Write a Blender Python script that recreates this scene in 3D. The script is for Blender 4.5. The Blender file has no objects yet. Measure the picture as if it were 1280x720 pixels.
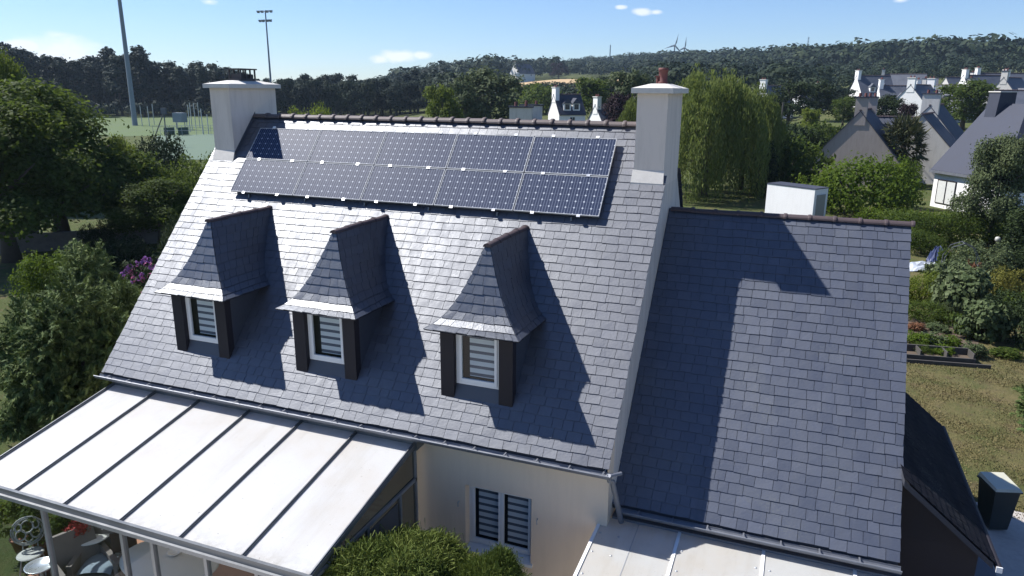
import bpy, math, random
import numpy as np
from mathutils import Vector, Matrix
R = math.radians
rnd = random.Random(7)
NP = np.random.default_rng(11)
S = bpy.context.scene
COL = S.collection
Z0 = 8.3
# ------------------------------------------------------------------ camera
CAM = np.array([2.3237, -14.5398, 0.6494 + Z0]); YAW, PIT, ROL, FOC = -0.37336, -0.26523, 0.00684, 912.9
def _rot():
    f = np.array([math.sin(YAW)*math.cos(PIT), math.cos(YAW)*math.cos(PIT), math.sin(PIT)])
    r = np.array([math.cos(YAW), -math.sin(YAW), 0]); u = np.cross(r, f)
    return np.array([r*math.cos(ROL)+u*math.sin(ROL), -(-r*math.sin(ROL)+u*math.cos(ROL)), f])
CR = np.array([[0.93059518,0.36599051,0.00659969],[0.10186743,-0.24161437,-0.96501063],[-0.35159015,0.89870654,-0.26212768]])
def ray(u, v): return CR.T @ np.array([(u-640)/FOC, (v-360)/FOC, 1.0])
def at(u, v, axis, val):
    d = ray(u, v); return CAM + d*((val-CAM[axis])/d[axis])
def atd(u, v, dist):
    d = ray(u, v); h = math.hypot(d[0], d[1]); return CAM + d*(dist/h)
cam = bpy.data.objects.new('camera', bpy.data.cameras.new('camera')); COL.objects.link(cam)
cam.data.sensor_width = 36; cam.data.lens = FOC/1280*36; cam.data.clip_end = 9000; cam.data.clip_start = .05
m = Matrix.Identity(4)
for i in range(3):
    m[i][0] = CR[0][i]; m[i][1] = -CR[1][i]; m[i][2] = -CR[2][i]; m[i][3] = CAM[i]
cam.matrix_world = m; S.camera = cam
# ------------------------------------------------------------------ terrain
def sm(x, a, b):
    t = np.clip((np.asarray(x, float)-a)/(b-a), 0, 1); return t*t*(3-2*t)
def terrain(x, y):
    dx, dy = np.asarray(x, float)-CAM[0], np.asarray(y, float)-CAM[1]
    r = np.hypot(dx, dy); az = np.arctan2(dx, dy)
    k = sm(az, -.60, -.28)*(.80+.14*sm(az, -.12, .24)+.06*np.sin(az*9+1))*sm(-az, -.9, -.45)
    k = k + .25*sm(az, .5, .9)
    prof = np.interp(r, [0, 85, 200, 350, 520, 950, 1500, 4000], [0, 0, 5, 11.5, 20, 43, 50, 50])
    return k*prof
# ------------------------------------------------------------------ materials
MATS = {}
class N:
    def __init__(s, name):
        s.m = bpy.data.materials.new(name); s.m.use_nodes = True; s.t = s.m.node_tree; s.n = s.t.nodes; s.l = s.t.links
        s.b = s.n['Principled BSDF']; s.out = s.n['Material Output']
    def a(s, typ, **kw):
        n = s.n.new(typ)
        for k, v in kw.items():
            if k.startswith('i_'): n.inputs[int(k[2:])].default_value = v
            else: setattr(n, k, v)
        return n
    def L(s, a, b): s.l.new(a, b)
    def math(s, op, a, b=None, c=None):
        n = s.n.new('ShaderNodeMath'); n.operation = op
        for i, v in enumerate((a, b, c)):
            if v is None: continue
            if isinstance(v, (int, float)): n.inputs[i].default_value = v
            else: s.L(v, n.inputs[i])
        return n.outputs[0]
    def noise(s, scale, detail=4, rough=.55, vec=None, obj=True):
        n = s.n.new('ShaderNodeTexNoise'); n.inputs['Scale'].default_value = scale; n.inputs['Detail'].default_value = detail; n.inputs['Roughness'].default_value = rough
        if vec is None:
            vec = s.coord()
        s.L(vec, n.inputs['Vector']); return n.outputs['Fac']
    def coord(s):
        if not hasattr(s, 'tc'): s.tc = s.n.new('ShaderNodeTexCoord')
        return s.tc.outputs['Object']
    def pos(s):
        if not hasattr(s, 'ge'): s.ge = s.n.new('ShaderNodeNewGeometry')
        return s.ge.outputs['Position']
    def rpi(s):
        s.pos(); return s.ge.outputs['Random Per Island']
    def ramp(s, fac, stops):
        r = s.n.new('ShaderNodeValToRGB'); e = r.color_ramp.elements
        while len(e) < len(stops): e.new(.5)
        for x, (p, c) in zip(e, stops): x.position = p; x.color = (*c, 1)
        s.L(fac, r.inputs[0]); return r.outputs[0]
    def mix(s, fac, a, b, bt='MIX'):
        n = s.n.new('ShaderNodeMix'); n.data_type = 'RGBA'; n.blend_type = bt
        for i, v in ((0, fac), (6, a), (7, b)):
            if isinstance(v, (int, float)): n.inputs[i].default_value = v
            elif isinstance(v, tuple): n.inputs[i].default_value = (*v, 1)
            else: s.L(v, n.inputs[i])
        return n.outputs[2]
    def bump(s, h, strength=.3, dist=.02):
        b = s.n.new('ShaderNodeBump'); b.inputs['Strength'].default_value = strength; b.inputs['Distance'].default_value = dist
        s.L(h, b.inputs['Height']); s.L(b.outputs[0], s.b.inputs['Normal'])
    def set(s, col=None, rough=None, metal=None, spec=None):
        for k, v in (('Base Color', col), ('Roughness', rough), ('Metallic', metal), ('Specular IOR Level', spec)):
            if v is None: continue
            if isinstance(v, tuple): s.b.inputs[k].default_value = (*v, 1)
            elif isinstance(v, (int, float)): s.b.inputs[k].default_value = v
            else: s.L(v, s.b.inputs[k])
        return s
    def done(s): MATS[s.m.name] = s.m; return s.m
def mapr(s, fac, a, b, lo, hi):
    n = s.n.new('ShaderNodeMapRange'); n.inputs[1].default_value = a; n.inputs[2].default_value = b; n.inputs[3].default_value = lo; n.inputs[4].default_value = hi
    s.L(fac, n.inputs[0]); return n.outputs[0]
def plain(name, col, rough=.6, metal=0, var=.18, scale=3, spec=.5, bump=0):
    s = N(name)
    f = s.noise(scale, 6, .65, s.pos())
    c = s.mix(f, tuple(x*(1-var) for x in col), tuple(min(1, x*(1+var)) for x in col))
    s.set(c, mapr(s, f, .3, .7, max(0, rough-.08), min(1, rough+.08)), metal, spec)
    if bump: s.bump(s.noise(scale*14, 4, .6, s.pos()), bump, .01)
    return s.done()
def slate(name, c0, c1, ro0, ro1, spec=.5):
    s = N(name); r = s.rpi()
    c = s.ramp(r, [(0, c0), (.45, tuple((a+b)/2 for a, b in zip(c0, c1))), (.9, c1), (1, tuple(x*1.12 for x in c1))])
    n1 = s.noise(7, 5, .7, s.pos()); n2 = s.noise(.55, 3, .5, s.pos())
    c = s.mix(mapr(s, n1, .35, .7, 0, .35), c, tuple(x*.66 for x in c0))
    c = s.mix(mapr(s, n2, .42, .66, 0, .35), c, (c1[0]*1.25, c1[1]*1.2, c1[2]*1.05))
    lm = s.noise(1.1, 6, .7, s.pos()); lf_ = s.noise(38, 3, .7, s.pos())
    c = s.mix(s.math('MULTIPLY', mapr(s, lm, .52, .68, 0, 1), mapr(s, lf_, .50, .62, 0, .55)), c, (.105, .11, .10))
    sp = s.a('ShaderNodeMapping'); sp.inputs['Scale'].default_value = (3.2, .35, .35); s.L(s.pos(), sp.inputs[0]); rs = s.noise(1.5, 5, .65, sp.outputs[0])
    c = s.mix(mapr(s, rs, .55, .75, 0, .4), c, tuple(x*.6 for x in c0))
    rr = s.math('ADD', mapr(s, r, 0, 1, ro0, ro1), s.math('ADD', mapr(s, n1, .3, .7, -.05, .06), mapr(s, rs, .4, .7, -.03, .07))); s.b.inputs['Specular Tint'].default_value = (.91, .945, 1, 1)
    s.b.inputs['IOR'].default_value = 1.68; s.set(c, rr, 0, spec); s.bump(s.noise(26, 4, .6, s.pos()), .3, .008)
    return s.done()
slate('roof_slate', (.042, .044, .058), (.055, .058, .075), .49, .56, .9)
slate('wing_slate', (.042, .050, .075), (.056, .065, .094), .50, .58, .6)
slate('lean_slate_shaded', (.010, .010, .014), (.014, .014, .020), .75, .85, .05)  # near-black: the shade on the lean-to roof is put into its colour
slate('dormer_slate', (.024, .029, .044), (.038, .045, .064), .38, .46, .85)
plain('slate_deck', (.030, .033, .045), .7)
plain('far_slate', (.070, .078, .100), .6, scale=.8, var=.35)
plain('far_slate_dark', (.050, .055, .075), .7, spec=.2, scale=.8, var=.3)
plain('ridge_clay', (.105, .082, .078), .62, var=.35, scale=2.2, bump=.2)
plain('ridge_clay_dark', (.062, .043, .045), .65, var=.35, scale=2.2, bump=.2)
def render_wall(name, col, stain=.25):
    s = N(name); p = s.pos()
    st = s.a('ShaderNodeMapping'); st.inputs['Scale'].default_value = (2.2, 2.2, .28); s.L(p, st.inputs[0])
    f = s.noise(2.4, 7, .7, st.outputs[0]); g = s.noise(.7, 3, .5, p)
    c = s.mix(mapr(s, f, .46, .64, 0, stain), col, (col[0]*.52, col[1]*.50, col[2]*.47))
    c = s.mix(mapr(s, g, .35, .7, 0, .25), c, tuple(min(1, x*1.1) for x in col))
    s.set(c, .88, 0, .25); s.bump(s.noise(55, 3, .6, p), .25, .006); return s.done()
render_wall('wall_render', (.78, .63, .475), .10)
render_wall('gable_render', (.66, .59, .52), .35)
render_wall('chimney_render', (.72, .635, .555), .30)
render_wall('white_render', (.80, .79, .77), .12)
render_wall('grey_render', (.52, .50, .47), .3)
render_wall('taupe_render', (.36, .31, .28), .25)
plain('mortar', (.62, .59, .54), .9, var=.2, scale=9, bump=.4)
plain('zinc', (.17, .18, .205), .5, .35, var=.3, scale=4)
plain('lead', (.10, .105, .12), .6, .3)
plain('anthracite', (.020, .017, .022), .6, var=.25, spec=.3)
plain('anthracite_inner', (.045, .042, .048), .6)
plain('white_pvc', (.78, .78, .77), .35, var=.06)
plain('terracotta', (.13, .042, .038), .75, var=.3, scale=8)
plain('alu', (.62, .63, .65), .35, .85, var=.1)
plain('alu_dark', (.16, .17, .18), .45, .5, var=.2)
plain('panel_frame', (.36, .37, .39), .6, 0, var=.08, spec=.2)
plain('alu_grey', (.28, .29, .30), .45, .4, var=.2)
plain('black_plastic', (.018, .018, .022), .5)
plain('bin_green', (.018, .026, .028), .42, var=.2)
plain('lid_pale', (.46, .45, .36), .35)
plain('galvanised', (.42, .44, .46), .5, .4, var=.15)
plain('pole_grey', (.19, .22, .26), .6, 0, var=.15)
plain('bark', (.070, .055, .042), .9, var=.4, scale=4, bump=.6)
plain('bark_dark', (.035, .030, .026), .9, var=.4, scale=4)
plain('old_wood', (.062, .056, .05), .85, var=.45, scale=6, bump=.4)
plain('soil', (.085, .062, .042), .95, var=.4, scale=5, bump=.6)
plain('shed_roof', (.22, .23, .13), .8, var=.3)
plain('stone_wall', (.16, .145, .13), .9, var=.5, scale=3, bump=.6)
plain('terrace_tile', (.40, .19, .105), .6, var=.25, scale=3)
plain('bounce_paving', (.64, .58, .50), .9, var=.25, scale=3)  # pale colour of the added sheets that bounce sun at the house
plain('terrace_slab', (.13, .13, .14), .8, var=.3, scale=2)
plain('gravel', (.38, .35, .32), .9, var=.3, scale=9, bump=.5)
plain('tan_field', (.42, .29, .15), .95, var=.2, scale=.05)
plain('pitch', (.068, .105, .026), .95, var=.25, scale=.08)
plain('court', (.085, .13, .085), .9, var=.1, scale=.1)
plain('dark_green_board', (.02, .06, .045), .6)
plain('cast_metal', (.40, .39, .36), .6, .1, var=.3, scale=9)
plain('silver', (.62, .63, .64), .3, .6, var=.05)
plain('cloth_grey', (.20, .17, .15), .9, var=.2, scale=6)
plain('cushion', (.22, .27, .31), .9, var=.15)
plain('table_top', (.60, .60, .55), .35, var=.06)
plain('ceramic', (.78, .76, .70), .3)
plain('brown_pot', (.26, .10, .05), .7)
plain('dark_wood', (.055, .032, .025), .6)
plain('maroon_rug', (.12, .035, .035), .95, var=.4, scale=5)
plain('tarp_blue', (.022, .034, .10), .5, var=.4)
plain('tarp_white', (.36, .39, .44), .5, var=.55, scale=4)
plain('car_blue', (.05, .13, .34), .35)
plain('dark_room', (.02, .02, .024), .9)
plain('curtain', (.55, .56, .54), .9, var=.2, scale=6)
def glass(name, tint=(.75, .8, .82), rough=.02, refl=.10):
    s = N(name); tr = s.a('ShaderNodeBsdfTransparent'); tr.inputs[0].default_value = (*tint, 1)
    gl = s.a('ShaderNodeBsdfGlossy'); gl.inputs['Roughness'].default_value = rough; gl.inputs[0].default_value = (1, 1, 1, 1)
    fr = s.a('ShaderNodeLayerWeight'); fr.inputs[0].default_value = .5
    f = s.math('MULTIPLY_ADD', s.math('POWER', fr.outputs['Facing'], 5.5), .8, refl*.22)
    mx = s.a('ShaderNodeMixShader'); s.L(f, mx.inputs[0]); s.L(tr.outputs[0], mx.inputs[1]); s.L(gl.outputs[0], mx.inputs[2]); s.L(mx.outputs[0], s.out.inputs[0])
    return s.done()
glass('clear_glass'); glass('smoky_glass', (.20, .235, .26), .05)
plain('window_dark', (.03, .035, .05), .12, var=.1)
def poly(name, col, stain):
    s = N(name); p = s.pos()
    f = s.noise(.9, 5, .6, p); g = s.noise(5, 5, .7, p)
    c = s.mix(mapr(s, f, .45, .72, 0, stain), col, (.60, .48, .32)); c = s.mix(mapr(s, g, .55, .8, 0, stain*.6), c, (.40, .36, .29))
    mp_ = s.a('ShaderNodeMapping'); mp_.inputs['Scale'].default_value = (1.6, .22, .22); s.L(p, mp_.inputs[0]); c = s.mix(mapr(s, s.noise(1.3, 5, .7, mp_.outputs[0]), .52, .78, 0, stain*1.3), c, (.46, .41, .33))
    sp_ = s.a('ShaderNodeSeparateXYZ'); s.L(p, sp_.inputs[0]); d_ = s.math('MULTIPLY', mapr(s, sp_.outputs[1], -7.42, -7.05, .42, 0), mapr(s, s.noise(6, 5, .7, p), .38, .68, 0, 1)); c = s.mix(d_, c, (.30, .27, .20))
    fl_ = s.noise(21, 3, .6, p); c = s.mix(mapr(s, fl_, .70, .74, 0, .55), c, (.22, .18, .12))
    s.set(c, .32, 0, .45)
    t = s.a('ShaderNodeBsdfTranslucent'); s.L(c, t.inputs[0])
    mx = s.a('ShaderNodeMixShader', i_0=.45); s.L(s.b.outputs[0], mx.inputs[1]); s.L(t.outputs[0], mx.inputs[2]); s.L(mx.outputs[0], s.out.inputs[0])
    return s.done()
poly('polycarbonate', (.76, .76, .755), .22); poly('polycarbonate_aged', (.64, .64, .62), .30)
def panel_glass():
    s = N('solar_cells'); sp = s.a('ShaderNodeSeparateXYZ'); s.L(s.coord(), sp.inputs[0])
    fx = s.math('FRACT', s.math('MULTIPLY_ADD', sp.outputs[0], 1/.166, .0)); fy = s.math('FRACT', s.math('MULTIPLY_ADD', sp.outputs[1], 1/.142, .0))
    ax = s.math('SUBTRACT', .5, s.math('ABSOLUTE', s.math('SUBTRACT', fx, .5)))   # distance to the cell border
    ay = s.math('SUBTRACT', .5, s.math('ABSOLUTE', s.math('SUBTRACT', fy, .5)))
    dia = s.math('LESS_THAN', s.math('ADD', ax, s.math('MULTIPLY', ay, .75)), .125)
    edge = s.math('LESS_THAN', s.math('MINIMUM', ax, ay), .018)
    b3 = s.math('FRACT', s.math('ADD', s.math('MULTIPLY', fx, 3), .5)); bb = s.math('LESS_THAN', s.math('ABSOLUTE', s.math('SUBTRACT', b3, .5)), .10)
    cellr = s.noise(1.4, 2, .5, s.coord())
    base = s.mix(cellr, (.013, .023, .056), (.021, .034, .076))
    c = s.mix(s.math('MULTIPLY', bb, .55), base, (.21, .24, .32)); c = s.mix(s.math('MULTIPLY', edge, .4), c, (.16, .18, .23)); c = s.mix(dia, c, (.40, .43, .49))
    s.set(c, .47, 0, .10)
    return s.done()
panel_glass()
def blind():
    s = N('striped_blind'); sp = s.a('ShaderNodeSeparateXYZ'); s.L(s.pos(), sp.inputs[0])
    f = s.math('FRACT', s.math('MULTIPLY', sp.outputs[2], 1/.135)); k = s.math('GREATER_THAN', f, .40)
    s.set(s.mix(k, (.14, .15, .19), (.80, .80, .81)), .8); return s.done()
blind()
def leaf(name, cols, trans=.3, nscale=.35, rough=.7, spec=.12, rw=.6):
    s = N(name); r = s.rpi(); n = s.noise(nscale, 3, .5, s.pos())
    f = s.math('ADD', s.math('MULTIPLY', r, rw), s.math('MULTIPLY', mapr(s, n, .3, .7, 0, 1), 1-rw))
    k = len(cols)-1
    c = s.ramp(f, [(i/k, cc) for i, cc in enumerate(cols)])
    oi = s.a('ShaderNodeObjectInfo'); c = s.mix(s.math('MULTIPLY', oi.outputs['Random'], .28), c, tuple(x*.62 for x in cols[0]))
    s.set(c, rough, 0, spec)
    t = s.a('ShaderNodeBsdfTranslucent'); s.L(s.mix(.5, c, (.10, .13, .015), 'ADD') if trans > .31 else c, t.inputs[0])
    mx = s.a('ShaderNodeMixShader', i_0=trans); s.L(s.b.outputs[0], mx.inputs[1]); s.L(t.outputs[0], mx.inputs[2]); s.L(mx.outputs[0], s.out.inputs[0])
    return s.done()
leaf('leaf_oak', [(.030, .050, .010), (.055, .085, .016), (.11, .14, .026)], .36)
leaf('leaf_lime', [(.06, .09, .012), (.11, .145, .02), (.18, .21, .035)], .4)
leaf('leaf_dark', [(.016, .028, .010), (.028, .044, .015), (.05, .07, .022)], .2)
leaf('leaf_grey', [(.055, .075, .034), (.085, .11, .048), (.13, .155, .07)], .25)
leaf('leaf_bright', [(.04, .07, .008), (.075, .12, .012), (.13, .18, .025)], .38)
leaf('leaf_willow', [(.085, .115, .032), (.15, .185, .05), (.25, .27, .09)], .38)
leaf('leaf_conifer', [(.030, .054, .016), (.095, .138, .042), (.25, .30, .11)], .15, 1.3)
leaf('leaf_thread', [(.05, .08, .016), (.11, .145, .030), (.20, .225, .06)], .25, 1.2)
leaf('leaf_pine', [(.014, .022, .018), (.024, .036, .025), (.040, .058, .040)], .1, .1, rw=.3)
leaf('leaf_wood', [(.010, .019, .014), (.021, .036, .019), (.058, .076, .032)], .08, .085, rw=.12)
leaf('leaf_purple', [(.022, .014, .018), (.035, .02, .025), (.05, .03, .035)], .15)
leaf('leaf_palm', [(.035, .045, .02), (.07, .08, .035), (.20, .18, .10)], .1)
leaf('leaf_bean', [(.05, .075, .03), (.09, .12, .05), (.16, .19, .10)], .25)
leaf('leaf_rust', [(.10, .06, .03), (.20, .09, .05), (.22, .13, .07)], .2)
leaf('leaf_yellow', [(.10, .11, .02), (.16, .15, .03), (.22, .20, .05)], .3)
leaf('petal_mauve', [(.20, .06, .22), (.30, .12, .34), (.22, .14, .42)], .2)
leaf('petal_pink', [(.30, .05, .16), (.40, .10, .22), (.36, .16, .30)], .2)
leaf('petal_red', [(.32, .04, .04), (.45, .07, .06), (.5, .12, .1)], .2)
leaf('petal_white', [(.5, .5, .5), (.62, .62, .6), (.7, .7, .66)], .2)
leaf('leaf_dry', [(.085, .095, .034), (.17, .145, .065), (.26, .21, .105)], .15, .5)
def ground_mat():
    s = N('grassland'); p = s.pos()
    a = s.noise(.05, 4, .6, p); b = s.noise(.55, 6, .65, p); c = s.noise(6, 6, .7, p)
    green = s.mix(c, (.045, .065, .018), (.095, .115, .036)); straw = s.mix(c, (.105, .085, .036), (.235, .19, .090))
    sp = s.a('ShaderNodeSeparateXYZ'); s.L(p, sp.inputs[0])
    dry = mapr(s, sp.outputs[0], -6, 4, .0, .72)           # the garden on this side of the house is parched
    near = mapr(s, sp.outputs[1], 18, 60, 1, .1)
    f = s.math('ADD', s.math('MULTIPLY', dry, near), mapr(s, b, .3, .7, -.60, .40)); f = s.math('ADD', f, mapr(s, a, .35, .65, -.15, .2))
    f = s.math('MINIMUM', s.math('MAXIMUM', f, 0), 1)
    pt_ = s.noise(1.7, 6, .7, p); mx_ = s.mix(f, green, straw); mx_ = s.mix(mapr(s, pt_, .50, .66, 0, .75), mx_, s.mix(c, (.085, .066, .036), (.15, .115, .065)))
    pg = s.noise(.9, 5, .7, p); mx_ = s.mix(mapr(s, pg, .54, .70, 0, .7), mx_, green)
    s.set(mx_, .95, 0, .15); s.bump(s.noise(14, 6, .75, p), 1.0, .09); return s.done()
ground_mat()
# ------------------------------------------------------------------ mesh helpers
ORG = {}
def tag(o, label=None, cat=None, group=None, kind=None):
    if label: o['label'] = label
    if cat: o['category'] = cat
    if group: o['group'] = group
    if kind: o['kind'] = kind
    return o
def empty(name, loc, label=None, cat=None, group=None, rz=0):
    o = bpy.data.objects.new(name, None); COL.objects.link(o); o.location = loc; o.rotation_euler = (0, 0, rz)
    o.empty_display_size = .2; ORG[o.name] = np.array(loc, float) if not rz else None
    return tag(o, label, cat, group)
def link(name, me, parent=None):
    o = bpy.data.objects.new(name, me); COL.objects.link(o)
    if parent is not None: o.parent = parent
    ORG[o.name] = None
    return o
class MB:
    def __init__(s): s.v = []; s.f = []
    def add(s, vs, fs):
        k = len(s.v); s.v += [tuple(map(float, p)) for p in vs]; s.f += [tuple(i+k for i in f) for f in fs]; return s
    def quad(s, a, b, c, d): return s.add([a, b, c, d], [(0, 1, 2, 3)])
    def box(s, x0, x1, y0, y1, z0, z1):
        return s.add([(x0,y0,z0),(x1,y0,z0),(x1,y1,z0),(x0,y1,z0),(x0,y0,z1),(x1,y0,z1),(x1,y1,z1),(x0,y1,z1)],
            [(0,3,2,1),(4,5,6,7),(0,1,5,4),(1,2,6,5),(2,3,7,6),(3,0,4,7)])
    def hexa(s, lo, hi):
        k = len(lo); return s.add(list(lo)+list(hi), [tuple(range(k-1, -1, -1)), tuple(range(k, 2*k))]+[(i, (i+1) % k, k+(i+1) % k, k+i) for i in range(k)])
    def beam(s, a, b, w, h, up=(0, 0, 1)):
        a, b = Vector(a), Vector(b); d = (b-a).normalized(); r = d.cross(Vector(up)).normalized(); u = r.cross(d)
        P = [a-r*w/2-u*h/2, a+r*w/2-u*h/2, a+r*w/2+u*h/2, a-r*w/2+u*h/2]; Q = [p+(b-a) for p in P]
        return s.hexa(P, Q)
    def tube(s, pts, rad, n=8, cap=True):
        pts = [Vector(p) for p in pts]; rad = rad if isinstance(rad, (list, tuple)) else [rad]*len(pts); rings = []
        for i, p in enumerate(pts):
            d = (pts[min(i+1, len(pts)-1)]-pts[max(i-1, 0)]).normalized(); ref = Vector((0, 0, 1)) if abs(d.z) < .9 else Vector((1, 0, 0))
            a = d.cross(ref).normalized(); b = d.cross(a)
            rings.append([p+(a*math.cos(t)+b*math.sin(t))*rad[i] for t in (2*math.pi*j/n for j in range(n))])
        V = [q for r in rings for q in r]; F = []
        for i in range(len(pts)-1):
            for j in range(n): F.append((i*n+j, i*n+(j+1) % n, (i+1)*n+(j+1) % n, (i+1)*n+j))
        if cap: F += [tuple(range(n-1, -1, -1)), tuple(range((len(pts)-1)*n, len(pts)*n))]
        return s.add(V, F)
    def lathe(s, c, prof, n=20, sx=1, sy=1):
        V = [(c[0]+r*sx*math.cos(t), c[1]+r*sy*math.sin(t), c[2]+z) for r, z in prof for t in (2*math.pi*j/n for j in range(n))]
        F = [(i*n+j, i*n+(j+1) % n, (i+1)*n+(j+1) % n, (i+1)*n+j) for i in range(len(prof)-1) for j in range(n)]
        F += [tuple(range(n-1, -1, -1)), tuple(range((len(prof)-1)*n, len(prof)*n))]
        return s.add(V, F)
    def build(s, name, mat, parent=None, smooth=False, local=False):
        v = np.array(s.v, float)
        if parent is not None and not local:
            p = parent; o = np.zeros(3)
            while p is not None:
                if ORG.get(p.name) is not None: o = o+ORG[p.name]
                p = p.parent
            v = v-o
        me = bpy.data.meshes.new(name); me.from_pydata([tuple(p) for p in v], [], s.f); me.update()
        me.materials.append(MATS[mat])
        if smooth:
            for p in me.polygons: p.use_smooth = True
        return link(name, me, parent)
def quads_mesh(name, Q, mat, smooth=False):
    Q = np.asarray(Q, np.float32); n = len(Q)
    me = bpy.data.meshes.new(name); me.vertices.add(n*4); me.vertices.foreach_set('co', Q.reshape(-1))
    me.loops.add(n*4); me.loops.foreach_set('vertex_index', np.arange(n*4, dtype=np.int32))
    me.polygons.add(n); me.polygons.foreach_set('loop_start', np.arange(0, n*4, 4, dtype=np.int32))
    me.update(calc_edges=True); me.materials.append(MATS[mat]); return me
def unit(v): return v/np.maximum(np.linalg.norm(v, axis=-1, keepdims=True), 1e-9)
def cards(c, nrm, ln, wd, up=None):
    """kite-shaped leaves at c, facing nrm, long axis near up (or random)"""
    n = len(c); a = NP.normal(size=(n, 3)) if up is None else up
    nrm = unit(nrm); ax = unit(a-nrm*np.sum(a*nrm, -1, keepdims=True)); bx = np.cross(nrm, ax)
    l = (ln*NP.uniform(.6, 1.3, (n, 1))) ; w = (wd*NP.uniform(.7, 1.25, (n, 1)))
    return np.stack([c-ax*l*.5, c+bx*w*.5-ax*l*.05, c+ax*l*.5, c-bx*w*.5-ax*l*.05], 1)
def sph(n): return unit(NP.normal(size=(n, 3)))
def crown(lobes, nclump, per, leaf_l, clump_r, shell=.6, low=-.55, wd=.62):
    lobes = np.array(lobes, float); wgt = lobes[:, 3]*lobes[:, 4]+lobes[:, 3]*lobes[:, 5]; wgt /= wgt.sum()
    k = NP.choice(len(lobes), nclump, p=wgt); d = sph(nclump); d[:, 2] = np.where(d[:, 2] < low, -d[:, 2], d[:, 2])
    rr = NP.uniform(shell, 1.03, (nclump, 1))**.7
    cc = lobes[k, :3]+d*lobes[k, 3:6]*rr
    sz = NP.uniform(.55, 1.35, (nclump, 1))
    c = np.repeat(cc, per, 0); g = NP.normal(size=(len(c), 3))*clump_r*np.repeat(sz, per, 0)*np.array([.55, .55, .38])
    nr = unit(g+1e-6)*.5+np.repeat(d, per, 0)*.7+NP.normal(size=c.shape)*.55+np.array([0, 0, .35])
    return cards(c+g, nr, leaf_l, leaf_l*wd)
def trunk_mb(h, r, crown_r, nl=6, lean=.05, fork=.4):
    mb = MB(); x = NP.uniform(-lean, lean)*h; y = NP.uniform(-lean, lean)*h
    P = [(0, 0, -.3), (0, 0, .15*h), (x*.5, y*.5, .45*h), (x, y, .8*h)]
    mb.tube(P, [r*1.5, r, r*.75, r*.2], 9)
    for i in range(nl):
        t = NP.uniform(fork, .7); b = Vector((x*t*.7, y*t*.7, t*h)); a = i*2.4+NP.uniform(0, .6)
        L = crown_r*NP.uniform(.55, .85); e = b+Vector((math.cos(a)*L, math.sin(a)*L, h*NP.uniform(.08, .25)))
        mb.tube([b, b.lerp(e, .5)+Vector((0, 0, -.04*h)), e], [r*.42, r*.27, r*.08], 6)
    return mb
def tree(name, label, cat, loc, rad, ht, cmesh, leafm=None, tmesh=None, group=None, rz=None):
    t = empty(name, tuple(loc), label, cat, group); ORG[t.name] = None
    t.rotation_euler = (0, 0, rnd.uniform(0, 6.28) if rz is None else rz); t.scale = (rad, rad, ht)
    if tmesh is not None: link('trunk', tmesh, t)
    link('crown', cmesh, t)
    return t
# ------------------------------------------------------------------ slates
def slate_row(mb, A, B, U, V, nrm, w, lift, gap=.007, over=.18, ragged=.008):
    """one course: lower edge A-B, upper edge U-V (3-D points)"""
    A, B, U, V, nrm = map(lambda p: np.array(p, float), (A, B, U, V, nrm)); L = np.linalg.norm(B-A)
    if L < .03: return
    cuts = [0.]; x = rnd.uniform(.25, 1)*w
    while x < L-.35*w: cuts.append(x); x += w*rnd.choice((.72, .9, 1, 1, 1.08, 1.22))
    cuts.append(L)
    for a, b in zip(cuts, cuts[1:]):
        t0, t1 = (a+gap/2)/L, (b-gap/2)/L
        l0, l1 = A+(B-A)*t0, A+(B-A)*t1; u0, u1 = U+(V-U)*t0, U+(V-U)*t1
        s0, s1 = unit(l0-u0), unit(l1-u1); d = rnd.uniform(-ragged, ragged); e = rnd.uniform(-ragged*.6, ragged*.6)
        h = lift*rnd.uniform(.85, 1.2); tw = rnd.uniform(-.12, .12)*lift
        bl0, bl1 = l0+s0*(d+e), l1+s1*(d-e)
        q0, q1 = u0-s0*over*np.linalg.norm(l0-u0), u1-s1*over*np.linalg.norm(l1-u1)
        mb.add([bl0+nrm*(h+tw), bl1+nrm*(h-tw), q1+nrm*.002, q0+nrm*.002, bl0-nrm*.004, bl1-nrm*.004],
               [(0, 1, 2, 3), (4, 5, 1, 0), (4, 0, 3), (5, 2, 1)])
def slate_plane(mb, x0, x1, y0, z0, y1, z1, ex, w, lift=.014, flip=False, cut=False):
    """rectangular slope from top (y0,z0) to bottom (y1,z1)"""
    d = np.array([0, y1-y0, z1-z0]); n = max(1, round(np.linalg.norm(d)/ex)); top = np.array([0, y0, z0])
    nr = unit(np.cross([1, 0, 0], -d)) if not flip else unit(np.cross([-1, 0, 0], -d))
    for i in range(n):
        pu, pl = top+d*i/n, top+d*(i+1)/n
        X = (x0, x1) if not flip else (x1, x0)
        j = lambda: rnd.uniform(-.012, .012)
        if cut and abs((pu[1]+pl[1])/2) < .84: X = tuple(min(q, -.2) for q in X)
        slate_row(mb, pl+[X[0]+j(), 0, 0], pl+[X[1]+j(), 0, 0], pu+[X[0], 0, 0], pu+[X[1], 0, 0], nr, w, lift)
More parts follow.
